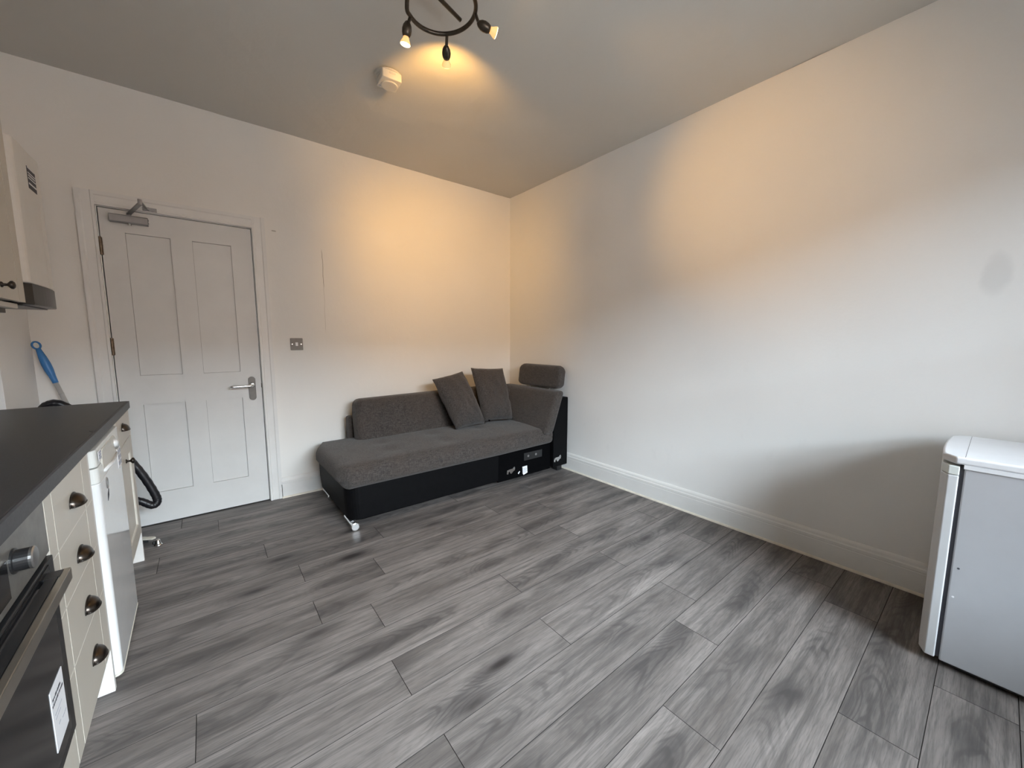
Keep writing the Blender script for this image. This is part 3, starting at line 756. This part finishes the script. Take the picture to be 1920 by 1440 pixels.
def freezer():
    sc = 0.735; u = kthing('undercounter_freezer', 'white undercounter freezer between drawer unit and narrow end cabinet', 'freezer', sc)
    s0, s1 = 0.482, 0.986; OFF = 0.012
    KB('body', u, sc, DEP+0.005, -0.052, s0+0.004, s1-0.004, 0.03, 0.835, 'freezer_white', 0.004)
    Y0, Y1 = -(s1-sc), -(s0-sc)
    def slab(name, z0, z1, mat, off=OFF, bevel=0.003):
        bm = new(); prism(bm, rrect(-0.05, off, Y0, Y1, 0, 8, (0.022, 0.0, 0.0, 0.022)), 'z', z0, z1); return obj(name, bm, mat, u, bevel=bevel)
    d = slab('freezer_door', 0.018, 0.722, 'freezer_white')
    slab('bottom_trim', 0.010, 0.0175, 'cream_plastic', OFF+0.001, 0.001)
    slab('door_cap', 0.7225, 0.775, 'freezer_hood')
    hd = slab('control_panel', 0.779, 0.838, 'freezer_hood', OFF-0.002)
    # recessed hand grip in the panel
    bm = new(); prism(bm, rrect(-(0.90-sc), -(0.60-sc), 0.742, 0.822, 0.028, 5), 'x', OFF-0.004, OFF+0.0015); gp = obj('hand_grip', bm, 'freezer_beige', hd, bevel=0.001, label='beige recessed hand grip')
    bm = new(); tube(bm, [(OFF+0.001, -(0.89-sc), 0.745), (OFF+0.006, -(0.75-sc), 0.738), (OFF+0.001, -(0.61-sc), 0.745)], 0.006, 8); obj('grip_lip', bm, 'freezer_white', gp, smooth=True)
    bm = new(); tube(bm, [(OFF+0.001, -(0.640-sc), 0.800), (OFF+0.001, -(0.615-sc), 0.772)], 0.012, 8); obj('grip_boss', bm, 'freezer_white', gp, smooth=True)
    # stickers
    for a, b, z0, z1, nm in ((0.905, 0.955, 0.795, 0.828, 'rating_sticker'), (0.50, 0.585, 0.672, 0.752, 'feature_sticker')):
        st = KB(nm, hd, sc, OFF, OFF+0.0012, a, b, z0, z1, 'paper_white')
        bm = new()
        for k in range(3):
            for q in range(2): box(bm, OFF+0.0012, OFF+0.0018, -(a+(b-a)*(0.10+0.47*q)-sc)-(b-a)*0.34, -(a+(b-a)*(0.10+0.47*q)-sc), z0+(z1-z0)*(0.12+0.3*k), z0+(z1-z0)*(0.32+0.3*k))
        obj('print', bm, 'print_blue', st)
    # emblem: ring above a slanted bar
    yc = -(0.86-sc)
    bm = new(); n = 24
    tube(bm, [(OFF+0.0008, yc+0.013*math.cos(2*PI*k/n), 0.690+0.020*math.sin(2*PI*k/n)) for k in range(n+1)], 0.0016, 6, cap=False)
    box(bm, OFF, OFF+0.001, yc-0.0045, yc+0.0045, 0.684, 0.696)
    em = obj('emblem_ring', bm, 'satin_steel', d, label='grey ring emblem')
    bm = new(); prism(bm, [(yc-0.017, 0.628), (yc+0.012, 0.640), (yc+0.017, 0.664), (yc-0.010, 0.652)], 'x', OFF, OFF+0.001); obj('emblem_bar', bm, 'ink', em, label='dark slanted bar emblem')
    for s in (s0+0.04, s1-0.04):
        for xx in (-0.08, -0.48):
            bm = new(); tube(bm, [(xx, -(s-sc), 0.0), (xx, -(s-sc), 0.032)], 0.018, 12); obj('foot', bm, 'black_plastic', u)
freezer()
def drawer_unit():
    sc = 1.28; u = kthing('drawer_unit', 'cream four-drawer kitchen unit with bronze cup handles beside the oven', 'cabinet', sc)
    KB('body', u, sc, DEP+0.01, -0.021, 1.048, 1.512, 0.160, 0.846, 'carcass_white')
    KB('end_panel', u, sc, DEP+0.01, -0.001, 1.025, 1.0465, 0.0, 0.846, 'carcass_white', 0.001)
    KB('plinth', u, sc, DEP+0.02, -0.06, 1.048, 1.512, 0.0, 0.15, 'carcass_white')
    for (z0, z1), zh, sh in zip(((0.694, 0.842), (0.5445, 0.690), (0.383, 0.5405), (0.160, 0.379)), (0.766, 0.606, 0.444, 0.280), (1.272, 1.265, 1.258, 1.250)):
        f = grooved_front('drawer_front', u, sc, 1.049, 1.512, z0, z1, (1.135, 1.452)); cup_handle(f, -(sh-sc), zh)
        bm = new(); box(bm, -0.018, -0.0005, -(1.512-sc), -(1.049-sc), z1-0.0005, z1+0.0034); obj('top_edge', bm, 'groove_pale', f)
drawer_unit()
def oven():
    sc = 1.81; u = kthing('built_in_oven', 'built-in oven with black glass door and single control knob', 'oven', sc)
    s0, s1 = 1.515, 2.110
    KB('body', u, sc, DEP+0.01, -0.022, s0+0.01, s1-0.01, 0.245, 0.846, 'oven_steel')
    cp = KB('control_panel', u, sc, -0.022, 0.0, s0+0.001, s1-0.001, 0.722, 0.846, 'oven_steel', 0.002)
    KB('display', cp, sc, 0.0, 0.0012, 1.757, 1.87, 0.738, 0.810, 'black_glass', label='black clock display')
    bm = new(); lathe_dir(bm, (0.0, -(1.722-sc), 0.794), (1, 0, 0), [(0, 0.024), (0.003, 0.024), (0.004, 0.0205), (0.022, 0.0200)], 24)
    k = obj('control_knob', bm, 'black_plastic', cp, smooth=False)
    bm = new(); lathe_dir(bm, (0.022, -(1.722-sc), 0.794), (1, 0, 0), [(0, 0.0205), (0.004, 0.021), (0.006, 0.0185), (0.0065, 0.006)], 24); obj('knob_cap', bm, 'satin_steel', k)
    d = KB('oven_door', u, sc, -0.022, 0.004, s0+0.001, s1-0.001, 0.268, 0.714, 'black_plastic', 0.002)
    KB('door_glass', d, sc, 0.004, 0.0065, s0+0.045, s1-0.045, 0.300, 0.708, 'black_glass')
    h = KB('door_handle', u, sc, 0.028, 0.041, s0+0.058, s1-0.058, 0.668, 0.696, 'handle_steel', 0.002, label='flat steel bar handle')
    for s in (s0+0.064, s1-0.099): KB('handle_bracket', h, sc, 0.004, 0.031, s, s+0.035, 0.680, 0.697, 'black_plastic')
    KB('handle_cover', h, sc, 0.010, 0.0275, s0+0.066, s1-0.066, 0.690, 0.6965, 'black_plastic')
    st = KB('instruction_sticker', u, sc, 0.0065, 0.0075, 1.580, 1.672, 0.332, 0.471, 'paper_white', label='white instruction sticker with lines of print')
    bm = new(); rnd = random.Random(3)
    for row, (z, hh, a, b) in enumerate(((0.444, 0.0062, 0.10, 0.74), (0.432, 0.0062, 0.06, 0.90))):
        y = -(1.672-sc) + 0.092*a; ye = -(1.672-sc) + 0.092*b
        while y < ye:
            w = rnd.uniform(0.002, 0.0045); box(bm, 0.0075, 0.0079, y, y+w, z, z+hh*rnd.uniform(0.7, 1)); y += w + rnd.choice((0.0007, 0.0007, 0.003))
    obj('heading_print', bm, 'ink', st)
    bm = new()
    for z, a, b in ((0.408, 0.15, 0.7), (0.398, 0.15, 0.55), (0.376, 0.3, 0.45), (0.370, 0.6, 0.92)):
        y = -(1.672-sc) + 0.092*a; ye = -(1.672-sc) + 0.092*b
        while y < ye:
            w = rnd.uniform(0.002, 0.005); box(bm, 0.0075, 0.0078, y, y+w, z, z+0.003); y += w+0.0012
    obj('small_print', bm, 'ink_grey', st)
    # housing under the oven
    f = thing('oven_housing', 'cream filler panel and plinth below the built-in oven', 'cabinet', KO+KD*sc, KA)
    KB('filler_panel', f, sc, -0.019, 0.0, s0, s1, 0.160, 0.262, 'cream_front', 0.001); KB('body', f, sc, DEP+0.01, -0.021, s0, s1, 0.160, 0.243, 'carcass_white')
    KB('plinth', f, sc, DEP+0.02, -0.06, s0, s1, 0.0, 0.15, 'carcass_white')
oven()
def hob():
    sc = 1.85; h = kthing('hob', 'black glass hob with a thin steel rim set in the worktop', 'hob', sc)
    KB('glass', h, sc, -0.50, -0.055, 1.638, 2.13, 0.8855, 0.891, 'black_glass', 0.001)
    bm = new(); o0, o1, a, b = -0.508, -0.047, -(2.138-sc), -(1.630-sc); w = 0.008
    for q in ((o0, o1, a, a+w), (o0, o1, b-w, b), (o0, o0+w, a+w, b-w), (o1-w, o1, a+w, b-w)): box(bm, q[0], q[1], q[2], q[3], 0.8855, 0.893)
    obj('rim', bm, 'satin_steel', h)
    for s, o, r in ((1.75, -0.17, 0.075), (1.75, -0.37, 0.09), (1.99, -0.16, 0.09), (1.99, -0.37, 0.075)):
        bm = new(); tube(bm, [(o+r*math.cos(2*PI*k/32), -(s-sc)+r*math.sin(2*PI*k/32), 0.8912) for k in range(33)], 0.0012, 4, cap=False)
        obj('cooking_zone', bm, 'satin_steel', h)
hob()
def near_cabinet():
    sc = 2.57; u = kthing('base_cabinet', 'cream base cabinet on the window side of the oven', 'cabinet', sc)
    KB('body', u, sc, DEP+0.01, -0.021, 2.115, 3.02, 0.160, 0.846, 'carcass_white'); KB('plinth', u, sc, DEP+0.02, -0.06, 2.115, 3.02, 0.0, 0.15, 'carcass_white')
    for a, b in ((2.118, 2.565), (2.569, 3.018)):
        d = grooved_front('cabinet_door', u, sc, a, b, 0.162, 0.842, (a+0.09, b-0.09)); turned_knob(d, 0.0, -((b-0.04 if a < 2.3 else a+0.04)-sc), 0.72)
near_cabinet()

def wall_units():
    u = thing('wall_cabinet', 'cream wall cabinet with dark knob next to the boiler', 'cabinet', (WL, -1.25, 1.355))
    FX = -3.160 - WL
    B('body', 0.001, FX-0.020, -0.30, 0.296, 0.004, 0.76, 'carcass_white', u)
    bm = new(); y0, y1 = -0.298, 0.300; gw = 0.002; ss = [y0, y1-0.062-gw, y1-0.062+gw, y1]
    box(bm, FX-0.019, FX-0.0025, y0, y1, 0.0, 0.762)
    for a, b in ((ss[0], ss[1]), (ss[2], ss[3])): box(bm, FX-0.0025, FX, a, b, 0.0, 0.762)
    d = obj('cabinet_door', bm, 'cream_front', u); turned_knob(d, FX, 0.080, 0.046)
    h = thing('extractor_hood', 'slim dark extractor fitted under the cream wall cabinet', 'extractor', (WL, -1.25, 1.30))
    B('casing', 0.001, FX-0.05, -0.30, 0.290, 0.012, 0.0545, 'black_plastic', h, 0.002)
    B('front_flap', FX-0.055, FX-0.02, -0.298, 0.296, 0.030, 0.0485, 'plastic_shade', h, 0.002, label='pale front flap')
    for k in range(4): B('clip', FX-0.05, FX-0.035, 0.05+0.035*k, 0.062+0.035*k, 0.010, 0.030, 'black_plastic', h)
    # boiler
    b = thing('wall_boiler', 'white wall-hung boiler with black lower control panel', 'boiler', (WL, -0.762, 1.345))
    bx = -3.146 - WL; hw = 0.178
    bm = new(); prism(bm, rrect(0.001, bx, -hw, hw, 0.03, 6, (0.045, 0, 0, 0.03)), 'z', 0.090, 0.645); cs = obj('casing', bm, 'boiler_white', b, bevel=0.006)
    bm = new(); tube(bm, [(bx-0.0005, 0.085, 0.093), (bx-0.0005, 0.085, 0.46)], 0.0016, 6); obj('casing_seam', bm, 'boiler_white', cs)
    bm = new(); n = 10
    pts = [(0.03, -hw+0.004), (bx-0.02, -hw+0.004)] + [(bx + 0.010*math.sin(PI*i/n), -hw+0.03 + (2*hw-0.06)*i/n) for i in range(n+1)] + [(bx-0.03, hw-0.002), (0.03, hw-0.002)]
    prism(bm, pts, 'z', 0.004, 0.0885); obj('control_panel', bm, 'boiler_black', b, bevel=0.004, label='black control panel')
    bm = new(); box(bm, 0.02, bx-0.03, -hw+0.02, hw-0.02, 0.0, 0.004); obj('underside', bm, 'boiler_black', b)
    lb = B('rating_label', bx-0.0005, bx+0.0012, -0.026, 0.072, 0.490, 0.578, 'ink', b, label='dark printed rating label')
    bm = new()
    for z0, z1 in ((0.572, 0.577), (0.552, 0.556), (0.530, 0.534), (0.507, 0.514)): box(bm, bx+0.0012, bx+0.0017, -0.022, 0.068, z0, z1)
    for k in range(10): box(bm, bx+0.0012, bx+0.0017, -0.018+k*0.0085, -0.014+k*0.0085, 0.540, 0.547)
    obj('print', bm, 'paper_white', lb)
    for k in range(5):
        y = -0.10 + 0.05*k; bm = new(); tube(bm, [(0.09, y, 0.0), (0.09, y, -0.06), (0.02, y, -0.08)], 0.0075, 8); obj('pipe', bm, 'hinge_brass', b)
wall_units()

# ------------------------------------------------------------------ mop, vacuum, doorstop
def corner_items():
    v = thing('vacuum_cleaner', 'black vacuum cleaner hose looping out behind the end cabinet', 'vacuum cleaner', (-3.17, -0.25, 0))
    L = lambda x, y, z: (x+3.17, y+0.25, z)
    bm = new(); lathe_dir(bm, (0, 0, 0.03), (0, 0, 1), [(0, 0.115), (0.03, 0.13), (0.10, 0.13), (0.11, 0.12), (0.25, 0.12), (0.27, 0.10), (0.31, 0.06), (0.315, 0.02)], 28); obj('canister', bm, 'black_plastic', v, smooth=False)
    for sx in (-0.1, 0.1):
        bm = new(); tube(bm, [(sx-0.012, -0.05, 0.028), (sx+0.012, -0.05, 0.028)], 0.028, 16); obj('wheel', bm, 'black_plastic', v)
    bm = new()
    path = spline([L(-3.20, -0.27, 0.34), L(-3.27, -0.28, 0.60), L(-3.30, -0.30, 0.82), L(-3.275, -0.31, 0.875), L(-3.22, -0.31, 0.86), L(-3.11, -0.30, 0.72), L(-3.02, -0.30, 0.555), L(-2.958, -0.30, 0.425), L(-2.915, -0.30, 0.302), L(-2.908, -0.30, 0.250),
                   L(-2.930, -0.31, 0.236), L(-2.975, -0.31, 0.272), L(-3.03, -0.30, 0.295), L(-3.06, -0.27, 0.290)], 10)
    rr = [0.0205 + 0.0009*math.sin(i*1.9) for i in range(len(path))]
    tube(bm, path, rr, 14); obj('hose', bm, 'hose_black', v, smooth=True)
    f = thing('floor_nozzle', 'cream flat floor tool lying by the end cabinet foot', 'nozzle', (-3.0, -0.24, 0))
    bm = new(); prism(bm, [(-0.09, 0.075), (-0.10, 0.04), (0.052, -0.054), (0.068, -0.040), (0.060, -0.026)], 'z', 0.018, 0.028); obj('blade', bm, 'cream_plastic', f, bevel=0.002)
    B('heel', -0.10, -0.05, 0.03, 0.07, 0.0, 0.018, 'cream_plastic', f)
    B('rubber_strip', -0.06, 0.03, -0.03, 0.03, 0.0, 0.018, 'black_plastic', f)
    # mop / broom
    m = thing('mop', 'blue-handled mop with silver pole leaning in the corner', 'mop', (-3.13, -0.09, 0))
    T = Vector((-3.352, -0.045, 1.190)); Q = Vector((-3.264, -0.06, 0.851)); d = (Q-T).normalized()
    LL = lambda p: Vector(p) - Vector((-3.13, -0.09, 0))
    bm = new(); a = LL(T + d*0.03)
    tube(bm, [a + d*t for t in (0, 0.02, 0.05, 0.09, 0.125, 0.16, 0.185, 0.20)], [0.010, 0.012, 0.016, 0.019, 0.018, 0.014, 0.0125, 0.012], 14)
    g = obj('grip', bm, 'mop_blue', m, smooth=True, label='blue plastic grip')
    bm = new(); c = LL(T + d*0.012); w = d.cross(Vector((0, 1, 0))).normalized()
    tube(bm, [c + d*0.020*math.cos(2*PI*k/20) + w*0.015*math.sin(2*PI*k/20) for k in range(21)], 0.0045, 8, cap=False); obj('hanging_loop', bm, 'mop_blue', g, smooth=True)
    end = T + d*(1.190-0.045)/abs(d.z)
    bm = new(); tube(bm, [LL(T + d*0.225), LL(end)], 0.0105, 12); tube(bm, [LL(T + d*0.292), LL(T + d*0.297)], 0.0118, 12); obj('pole', bm, 'pole_silver', m, smooth=True)
    bm = new(); e = LL(end); box(bm, e.x-0.11, e.x+0.03, e.y-0.045, e.y+0.03, 0.0, 0.03); obj('mop_head', bm, 'mop_blue', m, bevel=0.008)
    # floor door stop
    s = thing('door_stop', 'small domed chrome door stop on the floor by the end cabinet', 'door stop', (-2.918, -0.352, 0))
    bm = new(); lathe_dir(bm, (0, 0, 0), (0, 0, 1), [(0, 0.021), (0.004, 0.021), (0.008, 0.019), (0.014, 0.013), (0.030, 0.012), (0.036, 0.009), (0.038, 0.003)], 20); obj('dome', bm, 'chrome', s, smooth=True)
    bm = new(); lathe_dir(bm, (-0.013, 0.006, 0.018), (-1, 0.3, 0), [(0, 0.010), (0.008, 0.010), (0.011, 0.007)], 14); obj('rubber_buffer', bm, 'black_plastic', s, smooth=True)
corner_items()

# ------------------------------------------------------------------ light switch
def switch():
    s = thing('light_switch', 'brushed steel single light switch on the wall by the door', 'light switch', (-2.071, 0, 1.178))
    bm = new(); prism(bm, rrect(-0.0425, 0.0425, -0.0455, 0.0455, 0.004, 3), 'y', -0.0065, -0.0003); obj('plate', bm, 'switch_steel', s, bevel=0.002)
    bm = new(); prism(bm, rrect(-0.0085, 0.0085, -0.0135, 0.0135, 0.001, 2), 'y', -0.0095, -0.0066); obj('rocker', bm, 'paper_white', s, bevel=0.001, label='white rocker')
    for x in (-0.030, 0.030):
        bm = new(); lathe_dir(bm, (x, -0.0066, 0), (0, -1, 0), [(0, 0.0045), (0.0012, 0.0045), (0.0018, 0.003)], 12); obj('screw', bm, 'chrome', s)
switch()

# ------------------------------------------------------------------ fridge
def fridge():
    X0, X1 = -0.552, -0.055; YF = -3.252; YB = -3.80; cx = (X0+X1)/2; cy = (YF+YB)/2
    f = thing('small_fridge', 'silver white undercounter fridge standing against the blank wall', 'fridge', (cx, cy, 0))
    x0, x1 = X0-cx, X1-cx; yb = YB-cy; yd = YF-cy
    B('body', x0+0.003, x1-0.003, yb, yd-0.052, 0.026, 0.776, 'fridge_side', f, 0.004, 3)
    B('gasket', x0+0.010, x1-0.010, yd-0.053, yd-0.041, 0.034, 0.772, 'gasket', f, label='dark door seal')
    def plan(ins, y0, bow=0.012, n=12, r=0.014):
        pts = []
        for i in range(n+1):
            u = -1 + 2*i/n; x = (x0+x1)/2 + (x1-x0-2*ins)/2*u
            pts.append((x, yd - ins - 0.012*0 + bow*(1-u*u) - (r*max(0, abs(u)-0.9)/0.1 if abs(u) > 0.9 else 0)))
        return [(pts[0][0], y0)] + pts + [(pts[-1][0], y0)]
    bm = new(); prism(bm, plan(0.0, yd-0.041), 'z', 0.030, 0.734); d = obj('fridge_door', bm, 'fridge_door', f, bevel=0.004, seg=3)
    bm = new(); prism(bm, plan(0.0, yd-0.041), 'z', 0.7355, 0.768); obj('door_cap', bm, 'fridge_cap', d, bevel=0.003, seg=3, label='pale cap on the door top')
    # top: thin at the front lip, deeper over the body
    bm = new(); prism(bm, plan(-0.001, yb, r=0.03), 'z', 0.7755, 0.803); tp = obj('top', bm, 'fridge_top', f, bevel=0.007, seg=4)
    B('top_seam', x0+0.008, x1-0.008, yd-0.0505, yd-0.0495, 0.8020, 0.8033, 'gasket', tp)
    B('side_rail', x0-0.0002, x0+0.004, yb, yd-0.050, 0.762, 0.7765, 'fridge_top', tp)
    for x in (x0+0.05, x1-0.05):
        for y in (yb+0.06, yd-0.10):
            bm = new(); tube(bm, [(x, y, 0.0), (x, y, 0.028)], 0.017, 12); obj('foot', bm, 'black_plastic', f)
    B('base_rail', x0+0.02, x1-0.02, yb+0.02, yd-0.06, 0.012, 0.026, 'black_plastic', f)
    for y, z in ((yd-0.069, 0.397), (yd-0.065, 0.286)):
        bm = new(); lathe_dir(bm, (x0+0.0032, y, z), (-1, 0, 0), [(0, 0.004), (0.0006, 0.003)], 8); obj('chip', bm, 'gasket' if z > 0.35 else 'paper_white', f)
fridge()

# ------------------------------------------------------------------ ceiling: alarm and spotlight
def alarm():
    a = thing('smoke_alarm', 'square cream smoke alarm on the ceiling near the spotlights', 'smoke alarm', (-1.708, -1.075, H-0.004))
    a.rotation_euler = (0, 0, math.radians(-3))
    bm = new(); lathe_dir(bm, (0, 0.006, 0), (0, 0, -1), [(0, 0.072), (0.008, 0.072), (0.012, 0.066), (0.022, 0.066)], 32); obj('mounting_base', bm, 'plastic_shade', a)
    bm = new(); prism(bm, rrect(-0.054, 0.054, -0.062, 0.050, 0.008, 4), 'z', -0.052, -0.010); h = obj('housing', bm, 'plastic_white', a, bevel=0.004, seg=3)
    bm = new(); lathe_dir(bm, (0.004, 0.004, -0.052), (0, 0, -1), [(0, 0.046), (0.004, 0.045), (0.006, 0.040), (0.0065, 0.01)], 28); obj('sensor_ring', bm, 'plastic_shade', h)
    bm = new(); prism(bm, rrect(-0.006, 0.028, -0.032, -0.016, 0.006, 4), 'x', -0.001, 0.001); bm.free()
    bm = new(); prism(bm, rrect(-0.016, 0.020, -0.027, -0.017, 0.004, 4), 'y', -0.0632, -0.0615); obj('vent_slot', bm, 'plastic_shade', h)
    bm = new(); box(bm, 0.020, 0.046, 0.018, 0.024, -0.0535, -0.0515); obj('test_mark', bm, 'plastic_white', h)
    bm = new(); lathe_dir(bm, (-0.042, 0.030, -0.051), (0, 0, -1), [(0, 0.007), (0.004, 0.006)], 12); obj('indicator', bm, 'ink_grey', h)
alarm()

def spotlight():
    C = Vector((-1.765, -1.800, 2.565)); R = 0.14
    t = thing('ceiling_spotlight', 'dark bronze ring ceiling light with four lit spot bulbs', 'ceiling light', (C.x, C.y, H-0.003))
    O = Vector((C.x, C.y, H-0.003)); L = lambda p: Vector(p) - O
    # ceiling rose and straight mounting bar
    bm = new(); lathe_dir(bm, L((-1.755, -1.815, H-0.003)), (0, 0, -1), [(0, 0.055), (0.012, 0.055), (0.022, 0.045), (0.026, 0.012)], 32); obj('ceiling_rose', bm, 'lamp_bronze', t)
    bm = new(); tube(bm, [L((-1.885, -1.800, 2.630)), L((-1.632, -1.728, 2.620))], 0.0085, 12); br = obj('crossbar', bm, 'lamp_bronze', t, smooth=True)
    bm = new(); tube(bm, [L((-1.755, -1.80, H-0.025)), L((-1.757, -1.766, 2.626))], 0.007, 10); obj('stem', bm, 'lamp_bronze', br, smooth=True)
    bm = new(); n = 64
    def ringp(a): return Vector((C.x + R*math.cos(a), C.y + R*math.sin(a), C.z - 0.010*math.sin(a-0.9)))
    a0 = math.radians(150)
    path = [ringp(math.radians(150 - 330*k/n)) for k in range(n+1)]
    tail = [Vector((-1.885, -1.800, 2.630)), Vector((-1.892, -1.772, 2.605))]
    tube(bm, [L(p) for p in spline(tail + path[1::3], 4)], 0.0085, 12); obj('ring', bm, 'lamp_bronze', t, smooth=True)
    def head(an, drop, aim, fac, spot_w, cone=80, spill=None):
        p = ringp(math.radians(an)); q = Vector(drop); aim = Vector(aim)
        d = (aim - q).normalized()
        arm = thing  # (keeps the name local)
        bm = new(); tube(bm, [L(x) for x in spline([p, (p+q)/2 + Vector((0, 0, -0.004)), q], 5)], 0.0065, 10)
        hb = obj('spot_arm', bm, 'lamp_bronze', t, smooth=True)
        bm = new(); lathe_dir(bm, L(q - d*0.010), d, [(0, 0.004), (0.006, 0.011), (0.018, 0.0175), (0.032, 0.020), (0.046, 0.0185), (0.056, 0.0145), (0.058, 0.010)], 20)
        hd = obj('lamp_holder', bm, 'lamp_bronze', hb, smooth=True)
        bm = new(); lathe_dir(bm, L(q + d*0.048), d, [(0, 0.0115), (0.007, 0.0135), (0.017, 0.0185), (0.024, 0.0215), (0.027, 0.0215)], 24)
        obj('bulb_reflector', bm, 'bulb_glass', hb, smooth=True)
        bm = new(); lathe_dir(bm, L(q + d*0.0752), d, [(0, 0.0205), (0.0015, 0.0195), (0.003, 0.010)], 24); obj('bulb_face', bm, 'bulb_face', hb)
        e = q + d*0.084
        ld = bpy.data.lights.new('spot_lamp', 'SPOT'); ld.energy = spot_w; ld.color = WARM; ld.spot_size = math.radians(cone); ld.spot_blend = 1.0; ld.shadow_soft_size = 0.018
        lo = bpy.data.objects.new('spot_lamp', ld); link(lo, t, L(e)); lo.rotation_mode = 'QUATERNION'; lo.rotation_quaternion = d.to_track_quat('-Z', 'Y')
        pd = bpy.data.lights.new('bulb_spill', 'SPOT'); pd.energy = LEAK_W*fac; pd.color = WARM; pd.shadow_soft_size = 0.02; pd.spot_size = math.radians(168); pd.spot_blend = 0.35
        po = bpy.data.objects.new('bulb_spill', pd); link(po, t, L(e)); po.rotation_mode = 'QUATERNION'; po.rotation_quaternion = (Vector(spill) if spill else d).normalized().to_track_quat('-Z', 'Y')
        if spill: pd.spot_size = math.radians(102); pd.spot_blend = 0.75
    head(128, (-1.861, -1.682, 2.527), (-1.98, -1.30, 0.9), 0.5, SPOT_W*0.25)          # towards the door side floor
    head(52, (-1.664, -1.655, 2.534), (-0.74, 0.0, 1.68), 21.0, SPOT_W*1.0, 86, spill=(0.42, 0.80, 0.16))              # towards the sofa wall
    head(-22, (-1.628, -1.872, 2.523), (0.0, -2.36, 2.16), 0.2, SPOT_W*0.7, 62)          # towards the blank wall
    head(-125, (-1.86, -1.95, 2.530), (-2.45, -3.0, 1.5), 1.2, SPOT_W*0.3)               # towards the window
spotlight()
